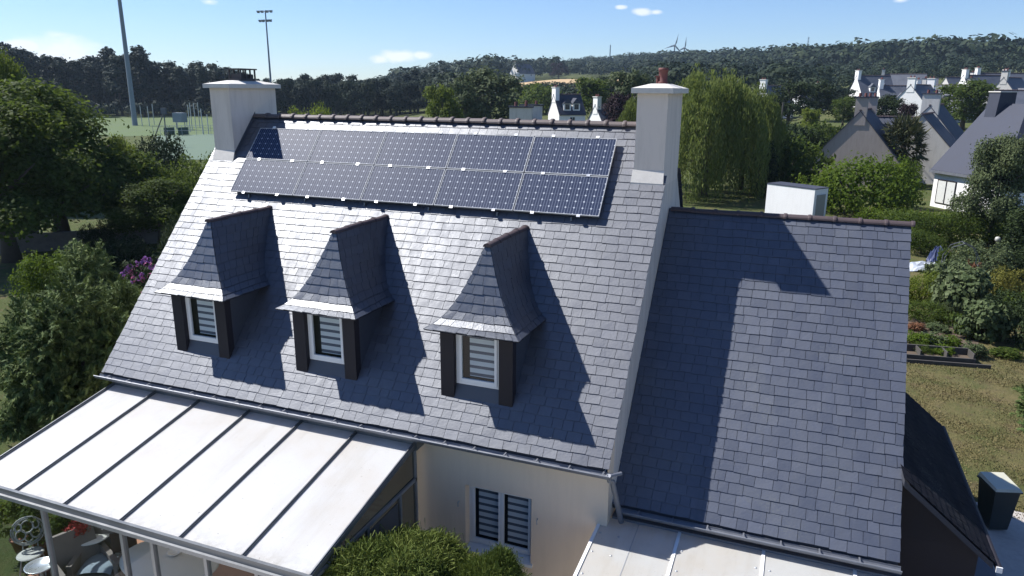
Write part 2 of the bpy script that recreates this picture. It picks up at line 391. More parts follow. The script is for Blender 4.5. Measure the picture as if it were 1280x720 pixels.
def ridge_tiles(mb, a, b, r, pitch, collar=1.28):
    """half-round tiles with a collar at each joint"""
    a, b = np.array(a, float), np.array(b, float); L = np.linalg.norm(b-a); d = (b-a)/L; n = max(1, round(L/pitch)); side = unit(np.cross(d, [0, 0, 1])); K = 9
    def ring(p, rr, dz=0): return [p+side*rr*math.cos(math.pi*j/(K-1))*1.0+np.array([0, 0, rr*.82*math.sin(math.pi*j/(K-1))+dz-.02]) for j in range(K)]
    def shell(R0):
        V = [q for r_ in R0 for q in r_]; F = [(i*K+j, i*K+j+1, (i+1)*K+j+1, (i+1)*K+j) for i in range(len(R0)-1) for j in range(K-1)]
        F += [tuple(range(K-1, -1, -1)), tuple(range((len(R0)-1)*K, len(R0)*K))]
        mb.add(V, F)
    for i in range(n):
        p, q = a+d*L*i/n, a+d*L*(i+1)/n; w = rnd.uniform(-.006, .006)
        shell([ring(p+d*.008, r, w), ring(q-d*.008, r*1.03, w)])
        shell([ring(q-d*.028, r*collar, w), ring(q-d*.008, r*(collar+.06), w), ring(q+d*.018, r*(collar+.06), w), ring(q+d*.035, r*collar, w)])
# ------------------------------------------------------------------ the house
RZ, EY, EZ = Z0, 4.463, 3.245; SL = (RZ-EZ)/EY            # ridge height, eave depth, eave height, slope
XL = -10.742
def roof_z(y): return RZ-abs(y)*SL
NRM = unit(np.array([0, -SL, 1.0])); DWN = unit(np.array([0, -1.0, -SL]))
house = empty('house', (-5.4, 0, 0), 'cream rendered house with slate roof, three dormers, two chimneys and the solar panels', 'house')
WY = 4.15
def gable_block(mb, x0, x1, wy, topz, slope, base=-.3, drop=.09):
    """walls with both gables, closed under the roof; base polygon extruded along x"""
    prof = [(-wy, base), (wy, base), (wy, topz-wy*slope-drop), (0, topz-drop), (-wy, topz-wy*slope-drop)]
    lo = [(x0, y, z) for y, z in prof]; hi = [(x1, y, z) for y, z in prof]
    return lo, hi
# front wall with a window hole: build in strips
wx0, wx1, wz0, wz1 = -2.60, -1.36, .98, 2.25
w = MB(); x0, x1 = XL+.05, -.04; zt = roof_z(WY)-.06
fw = .30
for (a, b, c, d) in ((x0, wx0, -.3, zt), (wx1, x1, -.3, zt), (wx0, wx1, -.3, wz0), (wx0, wx1, wz1, zt)):
    w.box(a, b, -WY, -WY+fw, c, d)
w2 = MB(); w2.box(x0, x1, WY-fw, WY, -.3, zt); w2.build('wall', 'wall_render', house)
hw = house; walls = w.build('wall', 'wall_render', house)
g = MB()
for xa, xb in ((x0+.0, x0+.28), (x1-.28, x1)):
    g = MB()
    prof = [(-WY+fw+.001, -.3), (WY-fw-.001, -.3), (WY-fw-.001, roof_z(WY-fw)-.07), (0, RZ-.09), (-WY+fw+.001, roof_z(WY-fw)-.07)]
    g.hexa([(xa, y, z) for y, z in prof], [(xb, y, z) for y, z in prof])
    for sgn in (-1, 1):
        pr_ = [(sgn*WY, zt+.001), (sgn*(WY-fw), zt+.001), (sgn*(WY-fw), roof_z(WY-fw)-.07), (sgn*WY, roof_z(WY)-.058)]
        g.hexa([(xa, y, z) for y, z in pr_], [(xb, y, z) for y, z in pr_])
    g.build('gable', 'gable_render', house)
# roof deck + slates
dk = MB(); t = .10
for sgn in (-1, 1):
    P = [(0, RZ-.03), (sgn*EY*.995, EZ-.0+.0), (sgn*EY*.995, EZ-t), (0, RZ-.03-t)]
    dk.hexa([(XL+.02, y, z-.02) for y, z in P], [(-.06, y, z-.02) for y, z in P])
rb = MB(); slate_plane(rb, XL, .02, -.02, RZ-.02, -EY, EZ, .168, .25, cut=True)
roof = rb.build('roof', 'roof_slate', house)
rb2 = MB(); slate_plane(rb2, XL, .02, .02, RZ-.02, EY, EZ, .2, .3, flip=True, cut=True)
rb2.build('roof', 'wing_slate', house)
dk.build('roof_deck', 'slate_deck', roof)
rt = MB(); ridge_tiles(rt, (-10.03, 0, RZ-.01), (-.62, 0, RZ-.01), .10, .372)
rt.build('ridge_tiles', 'ridge_clay', roof)
# soffit, gutter, downpipe
so = MB(); so.box(XL+.04, -.05, -EY+.05, -WY-.002, EZ-.13, EZ-.10); so.build('soffit', 'white_pvc', house)
def gutter(x0, x1, y, z, r=.075):
    mb = MB(); K = 9; V = []
    for x in (x0, x1):
        V += [(x, y+r*math.cos(math.pi+math.pi*j/(K-1)), z+r*math.sin(math.pi+math.pi*j/(K-1))) for j in range(K)]
        V += [(x, y+(r-.008)*math.cos(2*math.pi-math.pi*j/(K-1)), z+(r-.008)*math.sin(2*math.pi-math.pi*j/(K-1))) for j in range(K)]
    n = 2*K; mb.add(V, [(j, (j+1) % n, n+(j+1) % n, n+j) for j in range(n)]+[tuple(range(n-1, -1, -1)), tuple(range(n, 2*n))])
    mb.tube([(x0, y-r, z+.006), (x1, y-r, z+.006)], .012, 8)
    x = x0+.3
    while x < x1-.1:
        mb.box(x-.012, x+.012, y-r, y+r, z+.004, z+.012); x += .55
    return mb
gutter(XL-.06, .06, -EY-.07, EZ-.045).build('gutter', 'zinc', house)
gutter(XL-.06, .06, EY+.07, EZ-.045).build('gutter', 'zinc', house)
dp = MB(); dp.tube([(.03, -EY-.07, EZ-.06), (.05, -EY-.03, EZ-.16), (.07, -4.40, EZ-.22), (.17, -4.05, 2.12)], .045, 10)
dp.tube([(.0, -EY-.06, EZ-.08), (.2, -4.36, EZ-.07)], .03, 8); dp.build('downpipe', 'zinc', house)
vb = MB(); P0, P1 = (-.84, roof_z(.84)-.05), (-EY, EZ-.04)
vb.hexa([(-.038, P0[0], P0[1]-.10), (-.038, P1[0], P1[1]-.09), (-.038, P1[0], P1[1]-.03), (-.038, P0[0], P0[1]-.03)], [(-.012, P0[0], P0[1]-.10), (-.012, P1[0], P1[1]-.09), (-.012, P1[0], P1[1]-.03), (-.012, P0[0], P0[1]-.03)])
vb.build('verge_board', 'slate_deck', house)
# front window
def window(parent, name, x0, x1, z0, z1, y, leaves=2, fr=.06, mat='white_pvc', glassm='window_dark', blind=True):
    f = MB(); d = .07
    f.box(x0, x1, y, y+d, z1-fr, z1); f.box(x0, x1, y, y+d, z0, z0+fr); f.box(x0, x0+fr, y, y+d, z0+fr+.001, z1-fr-.001); f.box(x1-fr, x1, y, y+d, z0+fr+.001, z1-fr-.001)
    wd = (x1-x0-2*fr)/leaves
    for i in range(leaves):
        a, b = x0+fr+wd*i, x0+fr+wd*(i+1); s = .05
        f.box(a+.003, a+s, y-.018, y+.03, z0+fr-.02, z1-fr+.02); f.box(b-s, b-.003, y-.018, y+.03, z0+fr-.02, z1-fr+.02)
        f.box(a+s+.001, b-s-.001, y-.018, y+.03, z0+fr-.02, z0+fr+s); f.box(a+s+.001, b-s-.001, y-.018, y+.03, z1-fr-s, z1-fr+.02)
    fo = f.build(name, mat, parent)
    return fo
def pane_and_blind(parent, x0, x1, z0, z1, y, leaves=2, fr=.06, names=('window_pane', 'roller_blind'), skip=.05):
    p = MB(); b = MB(); wd = (x1-x0-2*fr)/leaves
    for i in range(leaves):
        a, c = x0+fr+wd*i+.045, x0+fr+wd*(i+1)-.045
        p.quad((a, y+.012, z0+fr+.04), (c, y+.012, z0+fr+.04), (c, y+.012, z1-fr-.04), (a, y+.012, z1-fr-.04))
        b.quad((a+skip, y+.075, z0+fr+.08), (c, y+.075, z0+fr+.08), (c, y+.075, z1-fr), (a+skip, y+.075, z1-fr))
    po = p.build(names[0], 'clear_glass', parent); bo = b.build(names[1], 'striped_blind', parent)
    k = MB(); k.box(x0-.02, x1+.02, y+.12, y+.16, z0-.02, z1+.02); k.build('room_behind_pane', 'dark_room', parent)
win = window(house, 'window', wx0, wx1, wz0+.03, wz1-.002, -WY+.17)
pane_and_blind(win, wx0, wx1, wz0+.03, wz1, -WY+.17)
sl = MB(); sl.hexa([(wx0-.04, -WY-.05, wz0-.05), (wx1+.04, -WY-.05, wz0-.05), (wx1+.04, -WY+.24, wz0-.02), (wx0-.04, -WY+.24, wz0-.02)], [(wx0-.04, -WY-.05, wz0+.0), (wx1+.04, -WY-.05, wz0+.0), (wx1+.04, -WY+.24, wz0+.028), (wx0-.04, -WY+.24, wz0+.028)])
sl.build('window_sill', 'white_pvc', house)
for x in (wx0-.12, wx1+.12):
    hk = MB(); hk.tube([(x, -WY, 1.9), (x, -WY-.05, 1.9), (x, -WY-.05, 1.82)], .011, 6)
    hk.build('shutter_hook', 'galvanised', house)
# chimneys
def chimney(xa, xb, yh, top, mats, cap_h=.125, ov=.10):
    b = MB(); zf = roof_z(yh)-.15
    b.box(xa, xb, -yh, yh, zf, top); c0 = b.build('chimney', 'chimney_render', house)
    k = MB(); k.hexa([(xa-ov, -yh-ov, top+.001), (xb+ov, -yh-ov, top+.001), (xb+ov, yh+ov, top+.001), (xa-ov, yh+ov, top+.001)], [(xa-ov, -yh-ov, top+cap_h*.75), (xb+ov, -yh-ov, top+cap_h*.75), (xb+ov, yh+ov, top+cap_h*.75), (xa-ov, yh+ov, top+cap_h*.75)])
    xm = (xa+xb)/2
    k.hexa([(xa-ov+.01, -yh-ov+.01, top+cap_h*.75+.001), (xb+ov-.01, -yh-ov+.01, top+cap_h*.75+.001), (xb+ov-.01, yh+ov-.01, top+cap_h*.75+.001), (xa-ov+.01, yh+ov-.01, top+cap_h*.75+.001)], [(xm-.13, -.4, top+cap_h+.05), (xm+.13, -.4, top+cap_h+.05), (xm+.13, .4, top+cap_h+.05), (xm-.13, .4, top+cap_h+.05)])
    k.build('chimney_cap', 'mortar', c0)
    f = MB(); zb = roof_z(yh)   # flared mortar foot at the front and lead soakers at the side
    yo = yh+.10
    f.hexa([(xa-.03, -yo, roof_z(yo)-.02), (xb+.02, -yo, roof_z(yo)-.02), (xb+.004, -yh-.001, zb-.02), (xa-.02, -yh-.001, zb-.02)], [(xa-.03, -yo, roof_z(yo)+.035), (xb+.02, -yo, roof_z(yo)+.03), (xb+.004, -yh-.001, zb+.15), (xa-.02, -yh-.001, zb+.15)])
    f.build('mortar_fillet', 'mortar', c0)
    return c0
cl = chimney(-10.60, -10.035, .805, 8.94, None)
cw = MB(); cx = -10.32
cw.box(cx-.17, cx+.17, -.26, .26, 9.11, 9.16)
for yy in (-.24, -.08, .08, .24):
    for xx in (-.17, .17): cw.box(cx+xx-.015, cx+xx+.015, yy-.015, yy+.015, 9.16, 9.36)
cw.box(cx-.14, cx+.14, -.22, .22, 9.161, 9.26); cw.box(cx-.20, cx+.20, -.30, .30, 9.36, 9.39); cw.build('flue_cowl', 'anthracite_inner', cl)
lf = MB(); n_ = NRM   # lead flashing up the roof-side face
lf.hexa([(-10.034, -.80, roof_z(.80)-.02), (-10.034, 0, RZ-.02), (-10.034, 0, RZ+.10), (-10.034, -.80, roof_z(.80)+.11)], [(-10.026, -.80, roof_z(.80)-.02), (-10.026, 0, RZ-.02), (-10.026, 0, RZ+.10), (-10.026, -.80, roof_z(.80)+.11)])
lf.build('flashing', 'lead', cl)
cr = chimney(-.60, -.038, .826, 8.90, None)
pt = MB(); pt.lathe((-.32, .12, 9.06), [(.10, 0), (.10, .05), (.082, .07), (.086, .25), (.096, .26), (.096, .31), (.07, .31), (.066, .1)], 16); pt.build('chimney_pot', 'terracotta', cr, True)
pp = MB(); pp.tube([(-.42, .10, 9.05), (-.42, .10, 9.20)], .028, 10); pp.box(-.465, -.375, .055, .145, 9.20, 9.225); pp.build('flue_pipe', 'terracotta', cr)
# ---- dormers: one built, two copied
PROF = [(-3.462, 6.43, .035), (-3.62, 5.98, .20), (-3.77, 5.60, .375), (-3.905, 5.32, .545), (-4.03, 5.14, .70), (-4.21, 5.05, .855)]
def lerp_prof(t):
    s = t*(len(PROF)-1); i = min(int(s), len(PROF)-2); f = s-i; a, b = PROF[i], PROF[i+1]
    return tuple(a[k]+(b[k]-a[k])*f for k in range(3))
def back_y(z): return -(RZ-z)/SL+.02
DX = -5.504
dormer = empty('dormer', (DX, -3.9, 4.5)); dormer.parent = house; dormer.location = (DX+5.4, -3.9, 4.5); ORG[dormer.name] = np.array([DX+5.4, -3.9, 4.5])
def dpt(x, y, z): return np.array([DX+x, y, z])
cum = [0]
for a, b in zip(PROF, PROF[1:]): cum.append(cum[-1]+math.dist(a, b))
hipm, core = MB(), MB(); NR = 10; lv = []
for i in range(NR+1):
    s = cum[-1]*i/NR; j = max(k for k in range(len(cum)-1) if cum[k] <= s+1e-9); lv.append(lerp_prof((j+(s-cum[j])/(cum[j+1]-cum[j]))/(len(PROF)-1)))
for i in range(NR):
    (yu, zu, hu), (yl, zl, hl) = lv[i], lv[i+1]
    A, B, U, V = dpt(-hl, yl, zl), dpt(hl, yl, zl), dpt(-hu, yu, zu), dpt(hu, yu, zu)
    nf = unit(np.cross(B-A, (U+V)/2-(A+B)/2)); slate_row(hipm, A-nf*.0, B, U, V, nf, .20, .016, over=.1)
    core.quad(A-nf*.012, B-nf*.012, V-nf*.012, U-nf*.012)
    bu, bl = back_y(zu), back_y(zl)
    A2, B2, U2, V2 = dpt(hl, yl, zl), dpt(hl, bl, zl), dpt(hu, yu, zu), dpt(hu, bu, zu); ns = unit(np.cross(B2-A2, U2-A2))
    slate_row(hipm, A2, B2, U2, V2, ns, .20, .016, over=.1); core.quad(A2-ns*.012, B2-ns*.012, V2-ns*.012, U2-ns*.012)
    A3, B3, U3, V3 = dpt(-hl, bl, zl), dpt(-hl, yl, zl), dpt(-hu, bu, zu), dpt(-hu, yu, zu); n3 = unit(np.cross(B3-A3, U3-A3))
    slate_row(hipm, A3, B3, U3, V3, n3, .20, .016, over=.1); core.quad(A3-n3*.012, B3-n3*.012, V3-n3*.012, U3-n3*.012)
ye, ze, he = PROF[-1]
core.quad(dpt(-he, ye, ze-.014), dpt(-he, back_y(ze), ze-.014), dpt(he, back_y(ze), ze-.014), dpt(he, ye, ze-.014))
hipm.build('dormer_roof', 'dormer_slate', dormer); core.build('roof_lining', 'slate_deck', dormer)
dr = MB(); ridge_tiles(dr, (DX, -3.52, 6.42), (DX, -1.68, 6.42), .075, .46, 1.15); dr.build('dormer_ridge', 'ridge_clay_dark', dormer)
wp, yf = .667, -3.99; zb = roof_z(3.99)
for sx in (-1, 1):
    xo, xi = sx*wp, sx*(wp-.25)
    a, b = sorted((DX+xo, DX+xi))
    def rz(y): return roof_z(y)-.05
    pm = MB(); pm.hexa([(a, yf, rz(yf)), (b, yf, rz(yf)), (b, yf+.16, rz(yf+.16)), (a, yf+.16, rz(yf+.16))], [(a, yf, ze-.016), (b, yf, ze-.016), (b, yf+.16, ze-.016), (a, yf+.16, ze-.016)])
    pm.build('dormer_post', 'anthracite', dormer)
for sx in (-1, 1):
    xo, xi = sx*(wp-.004), sx*(wp-.05); a, b = sorted((DX+xo, DX+xi)); P = [(yf+.161, roof_z(yf+.161)-.05), (back_y(ze)+.1, ze-.02), (yf+.161, ze-.02)]
    ck = MB(); ck.hexa([(a, y, z) for y, z in P], [(b, y, z) for y, z in P])
    ck.build('cheek', 'dormer_slate', dormer)
dwx, dz0, dz1 = .415, 4.03, ze-.02
ap = MB(); ap.hexa([(DX-dwx, yf+.01, roof_z(yf)-.04), (DX+dwx, yf+.01, roof_z(yf)-.04), (DX+dwx, yf+.12, dz0-.05), (DX-dwx, yf+.12, dz0-.05)], [(DX-dwx, yf+.01, roof_z(yf)+.03), (DX+dwx, yf+.01, roof_z(yf)+.03), (DX+dwx, yf+.12, dz0-.002), (DX-dwx, yf+.12, dz0-.002)])
ap.build('apron', 'lead', dormer)
window(dormer, 'window_frame', DX-dwx+.002, DX+dwx-.002, dz0, dz1, yf+.10, 1)
pane_and_blind(dormer, DX-dwx, DX+dwx, dz0, dz1, yf+.10, 1, names=('window_pane', 'roller_blind'), skip=.12)
def copy_tree(o, parent=None):
    c = o.copy(); COL.objects.link(c); c.parent = parent
    for ch in [q for q in KIDS.get(o.name, [])]: copy_tree(ch, c)
    return c
def kids_index():
    KIDS.clear()
    for o in bpy.data.objects:
        if o.parent is not None: KIDS.setdefault(o.parent.name, []).append(o)
KIDS = {}; kids_index()
for x in (-8.43, -2.45):
    d2 = copy_tree(dormer, house); d2.location = (x+5.4, -3.9, 4.5)
# ---- side wing
EX, WEY, WEZ, WR, WRY = 4.256, -3.846, 2.305, 6.683, .054; WS = (WR-WEZ)/(WRY-WEY)
def wz(y): return WR-(WRY-y)*WS if y < WRY else WR-(y-WRY)*WS
yb_ = WRY+(WRY-WEY)
ww = MB(); prof = [(WEY+.28, -.3), (yb_-.28, -.3), (yb_-.28, wz(yb_-.28)-.08), (WRY, WR-.08), (WEY+.28, wz(WEY+.28)-.08)]
ww.hexa([(-.037, y, z) for y, z in prof], [(EX-.06, y, z) for y, z in prof]); ww.build('wing_wall', 'wall_render', house)
wd = MB()
for sgn in (-1, 1):
    P = [(WRY, WR-.03), (WRY+sgn*(WRY-WEY)*.995, WEZ+.0), (WRY+sgn*(WRY-WEY)*.995, WEZ-.08), (WRY, WR-.11)]
    wd.hexa([(-.036, y, z-.01) for y, z in P], [(EX-.02, y, z-.01) for y, z in P])
wr_ = MB(); slate_plane(wr_, -.036, EX, WRY-.02, WR-.02, WEY, WEZ, .177, .228)
wro = wr_.build('wing_roof', 'wing_slate', house); wd.build('roof_deck', 'slate_deck', wro)
wr2 = MB(); slate_plane(wr2, -.036, EX, WRY+.02, WR-.02, yb_, WEZ, .25, .35, flip=True); wr2.build('wing_roof', 'wing_slate', house)
rt = MB(); ridge_tiles(rt, (.0, WRY, WR-.01), (EX+.02, WRY, WR-.01), .085, .43, 1.2); rt.build('ridge_tiles', 'ridge_clay_dark', wro)
gutter(.12, EX+.02, WEY-.08, WEZ-.04).build('gutter', 'zinc', house)
lr = MB(); slate_rows = []
# slated lean-to roof on the wing's gable: falls towards +x
lx0, lx1, lz0, lz1, ly0, ly1 = EX-.02, 5.56, 3.40, 2.30, -3.33, 1.64
n = 12; nl_ = unit(np.array([lz0-lz1, 0, lx1-lx0]))
for i in range(n):
    f0, f1 = i/n, (i+1)/n
    xu, zu, xl, zl = lx0+(lx1-lx0)*f0, lz0+(lz1-lz0)*f0, lx0+(lx1-lx0)*f1, lz0+(lz1-lz0)*f1
    slate_row(lr, (xl, ly0, zl), (xl, ly1, zl), (xu, ly0, zu), (xu, ly1, zu), nl_, .23, .016)
lro = lr.build('lean_to_roof', 'lean_slate_shaded', house)
ld = MB(); P = [(lx0, lz0-.03), (lx1-.02, lz1-.01), (lx1-.02, lz1-.10), (lx0, lz0-.13)]
ld.hexa([(x, ly0+.01, z) for x, z in P], [(x, ly1-.01, z) for x, z in P]); ld.build('roof_deck', 'slate_deck', lro)
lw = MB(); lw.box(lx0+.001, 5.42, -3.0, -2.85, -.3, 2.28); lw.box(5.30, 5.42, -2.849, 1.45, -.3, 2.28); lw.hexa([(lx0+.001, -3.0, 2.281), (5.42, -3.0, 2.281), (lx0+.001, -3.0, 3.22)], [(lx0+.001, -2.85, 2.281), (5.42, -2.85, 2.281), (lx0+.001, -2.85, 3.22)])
lw.build('lean_to_wall', 'anthracite', house)  # shade under the lean-to painted in as a near-black wall colour
lg = MB(); lg.tube([(lx1+.05, ly0-.04, lz1-.06), (lx1+.05, ly1, lz1-.06)], .05, 8); lg.build('gutter', 'anthracite', house)
lg = MB(); lg.box(lx1+.005, lx1+.085, ly0-.06, ly0-.041, lz1-.10, lz1-.01); lg.build('gutter_end_cap', 'white_pvc', house)
# ------------------------------------------------------------------ solar panels
PX, PW, PH = -9.585, 1.71, .902; pv0, po = .438, .119
ang = math.atan2(RZ-EZ, EY)
proto = None
ORDN = ['first', 'second', 'third', 'fourth', 'last']
for j in range(2):
    for i in range(5):
        c = np.array([PX+PW*(i+.5), 0, RZ])+DWN*(pv0+PH*(j+.5))+NRM*po
        lab = '%s solar panel of the %s row, counting from the chimney with cowl' % (ORDN[i], 'upper' if j == 0 else 'lower')
        if proto is None:
            pn = proto = empty('solar_panel', (0, 0, 0)); ORG[pn.name] = None
            f = MB(); hx, hy, b = PW/2-.012, PH/2-.012, .013
            f.box(-hx, hx, hy-b, hy, -.03, .008); f.box(-hx, hx, -hy, -hy+b, -.03, .008); f.box(-hx, -hx+b, -hy+b+.0005, hy-b-.0005, -.03, .008); f.box(hx-b, hx, -hy+b+.0005, hy-b-.0005, -.03, .008)
            f.build('frame', 'panel_frame', pn, local=True)
            gq = MB(); gq.box(-hx+b, hx-b, -hy+b, hy-b, -.025, .001); gq.build('glass', 'solar_cells', pn, local=True)
            kids_index()
        else: pn = copy_tree(proto)
        pn.location = tuple(c); pn.rotation_euler = (ang, 0, 0)
        tag(pn, lab, 'solar panel', 'solar panels in two rows on the slate roof')
rack = empty('mounting_rack', (PX+PW*2.5, -1, RZ-1.1), 'bare aluminium rails and clamps holding the solar panels on the slates', 'rack')
def onroof(x, v, h): return np.array([x, 0, RZ])+DWN*v+NRM*h
for v in (pv0+.2, pv0+PH-.2, pv0+PH+.2, pv0+2*PH-.2):
    r_ = MB(); a, b = onroof(PX+.04, v, po-.055), onroof(PX+5*PW-.04, v, po-.055); r_.beam(a, b, .04, .04, NRM); r_.build('rail', 'alu_dark', rack)
for v in (pv0-.006, pv0+PH, pv0+2*PH+.006):
    for i in range(10):
        x = PX+PW*(i//2)+(.40 if i % 2 == 0 else PW-.40); k = MB(); a = onroof(x-.035, v, po+.004); k.beam(a, onroof(x+.035, v, po+.004), .055, .026, NRM); k.build('clamp', 'white_pvc' if v < pv0+.5 else 'alu', rack)
for v in (pv0, pv0+2*PH):
    for i in range(6):
        x = PX+.5+i*1.5; k = MB(); k.beam(onroof(x, v+(.06 if v > 1 else .02), .005), onroof(x, v+(.0 if v > 1 else .02), po-.075), .05, .03, (1, 0, 0)); k.build('roof_hook', 'alu_dark', rack)
# ------------------------------------------------------------------ conservatory
cx0, cx1, cy0, cz0 = -10.49, -3.44, -4.40, 2.98; ca = R(11)
cy1 = -7.43; cz1 = cz0-(cy0-cy1)*math.tan(ca)
cons = empty('conservatory', (-7, -6, 0), 'lean-to conservatory with milky roof sheets and grey glazing bars along the house front', 'conservatory')
RX = [-10.49, -9.36, -8.23, -7.0, -5.80, -4.62, -3.44]
for a, b in zip(RX, RX[1:]):
    p = MB(); p.hexa([(a+.02, cy0, cz0-.012), (b-.02, cy0, cz0-.012), (b-.02, cy1, cz1-.012), (a+.02, cy1, cz1-.012)], [(a+.02, cy0, cz0+.012), (b-.02, cy0, cz0+.012), (b-.02, cy1, cz1+.012), (a+.02, cy1, cz1+.012)])
    p.build('roof_sheet', 'polycarbonate', cons)
for x in RX:
    p = MB(); p.beam((x, cy0, cz0+.0), (x, cy1, cz1+.0), .05, .085); p.beam((x, cy0, cz0+.052), (x, cy1, cz1+.052), .016, .02); p.build('rafter', 'alu_dark', cons)
p = MB(); p.box(cx0-.05, cx1+.05, cy1-.055, cy1-.001, cz1-.10, cz1+.055); p.build('eave_beam', 'alu_dark', cons)
p = MB(); p.box(cx0-.06, cx1+.06, cy1-.10, cy1-.056, cz1-.11, cz1-.045); p.build('gutter', 'alu_grey', cons)
p = MB(); p.box(cx0-.05, cx1+.05, cy0-.02, -WY-.002, cz0-.10, cz0+.08); p.build('wall_plate', 'alu_dark', cons)
for x in (-10.47, -8.72, -6.97, -6.34, -5.29, -4.35, -3.47):
    p = MB(); p.box(x-.03, x+.03, cy1-.04, cy1+.04, 0, cz1-.10); p.build('post', 'alu_grey', cons)
p = MB(); p.quad((cx0, cy1, .05), (cx1, cy1, .05), (cx1, cy1, cz1-.10), (cx0, cy1, cz1-.10)); p.build('front_glass', 'clear_glass', cons)
for x in (cx0, cx1):
    e = MB(); e.quad((x, cy0, .05), (x, cy1, .05), (x, cy1, cz1-.05), (x, cy0, cz0-.05)); e.build('end_glass', 'clear_glass' if x < -9 else 'smoky_glass', cons)
    e = MB(); e.beam((x, cy0, 2.33), (x, cy1, 2.33), .06, .06)
    e.box(x-.03, x+.03, cy0-.05, cy0, 0, cz0-.1); e.box(x-.03, x+.03, -5.0, -4.95, 0, 2.30); e.box(x-.03, x+.03, -6.0, -5.95, 0, 2.30); e.build('end_frame', 'alu_grey', cons)
dw = MB(); dw.box(cx1-.012, cx1+.012, -5.9, -5.05, .1, 2.2); dw.build('end_door', 'alu_dark', cons)
p = MB(); p.box(cx0, cx1, cy1, cy0, .002, .02); p.build('tiled_floor', 'terrace_tile', cons)
# ---- low plastic-sheet roof in front of the wing
cp = empty('carport', (2, -5.5, 0), 'low white sheet roof with pale joint strips in front of the side wing', 'carport')
KX = [-.18, 1.10, 2.39, 3.68, 4.5]; ky0, ky1, kz0, kz1 = -3.90, -7.2, 2.045, 1.92
for a, b in zip(KX, KX[1:]):
    p = MB(); p.hexa([(a+.02, ky0, kz0-.01), (b-.02, ky0, kz0-.01), (b-.02, ky1, kz1-.01), (a+.02, ky1, kz1-.01)], [(a+.02, ky0, kz0+.008), (b-.02, ky0, kz0+.008), (b-.02, ky1, kz1+.008), (a+.02, ky1, kz1+.008)]); p.build('roof_sheet', 'polycarbonate_aged', cp)
for x in KX:
    p = MB(); p.beam((x, ky0, kz0+.004), (x, ky1, kz1+.004), .05, .045); p.build('joint_strip', 'white_pvc', cp)
jn = MB(); jn.beam((.44, ky0, kz0+.011), (.44, ky1, kz1+.011), .012, .006); jn.build('sheet_lap', 'galvanised', cp)
for x in (-.1, .2, 1.2, 2.3, 2.5, 3.6):
    for y in (-4.35, -4.85, -5.4, -6.2):
        s_ = MB(); z = kz0+(kz1-kz0)*(y-ky0)/(ky1-ky0)+.008; s_.lathe((x, y, z), [(.02, 0), (.02, .006), (.008, .012)], 8); s_.build('fixing_screw', 'galvanised', cp)
fl = MB(); fl.box(-.02, 4.3, ky0, -3.62, kz0-.02, kz0+.05); fl.build('flashing', 'zinc', cp)
for x in (-.1, 2.1, 4.4):
    p = MB(); p.box(x-.04, x+.04, ky1+.05, ky1+.13, 0, kz1-.02); p.build('post', 'white_pvc', cp)
# ------------------------------------------------------------------ ground
def sheet(name, mat, pts, dz, sub=1):
    """ground sheet over a convex polygon of (x,y), dz above the terrain"""
    mb = MB(); c = np.mean(pts, 0); K = 14
    ring = []
    for a, b in zip(pts, pts[1:]+pts[:1]):
        for i in range(6): ring.append(np.array(a)+(np.array(b)-np.array(a))*i/6)
    n = len(ring); V = []
    for k in range(1, K+1):
        for p in ring:
            q = c+(p-c)*k/K; V.append((q[0], q[1], float(terrain(*q))+dz))
    V.append((c[0], c[1], float(terrain(*c))+dz)); F = [((k*n+i), ((k+1)*n+i), ((k+1)*n+(i+1) % n), (k*n+(i+1) % n)) for k in range(K-1) for i in range(n)]
    F += [(len(V)-1, i, (i+1) % n) for i in range(n)]
    mb.add(V, F); o = mb.build(name, mat); o['kind'] = 'structure'; return o
mb = MB(); rr = np.concatenate([[0.5], np.linspace(4, 90, 16), np.geomspace(100, 6000, 46)]); na = 220
V = []
for r in rr:
    a = np.linspace(-math.pi, math.pi, na, endpoint=False); x, y = CAM[0]+r*np.sin(a), CAM[1]+r*np.cos(a)
    V += list(zip(x, y, terrain(x, y)))
F = [(k*na+i, k*na+(i+1) % na, (k+1)*na+(i+1) % na, (k+1)*na+i) for k in range(len(rr)-1) for i in range(na)]+[tuple(range(na))]
mb.add(V, [tuple(reversed(f)) for f in F]); gnd = mb.build('ground', 'grassland', None, True); gnd['kind'] = 'structure'
if gnd.data.polygons[10].normal.z < 0: gnd.data.flip_normals()
def G(u, v): p = at(u, v, 2, 0.0); return (p[0], p[1])
sheet('sports_pitch', 'pitch', [G(40, 146), G(345, 143.5), G(330, 168), G(60, 172)], .03)
sheet('sports_court', 'court', [G(196, 170), G(330, 166), G(320, 200), G(190, 200)], .045)
sheet('gravel_path', 'gravel', [(6.6, -9), (9.5, -9), (9.6, 2.6), (6.6, 3.0)], .02)
sheet('bounce_sheet', 'bounce_paving', [(-9, -22), (4.2, -22), (4.2, -8.2), (-9, -8.2)], .012)  # added pale ground out of view, bounces sunlight onto the front wall
sheet('bounce_sheet_near', 'bounce_paving', [(-3.3, -8.2), (4.2, -8.2), (4.2, -3.9), (-3.3, -3.9)], .008)  # same added bounce surface, carried up to the foot of the wall
sheet('terrace', 'terrace_slab', [(4.2, -9), (6.6, -9), (6.6, 2.0), (4.2, 2.0)], .032)
def polar(az, r): return (CAM[0]+r*math.sin(az), CAM[1]+r*math.cos(az))
def az_of(u): d = ray(u, 100); return math.atan2(d[0], d[1])
fo = sheet('stubble_field', 'tan_field', [polar(az_of(632), 415), polar(az_of(775), 400), polar(az_of(782), 540), polar(az_of(700), 560), polar(az_of(626), 520)], .6)
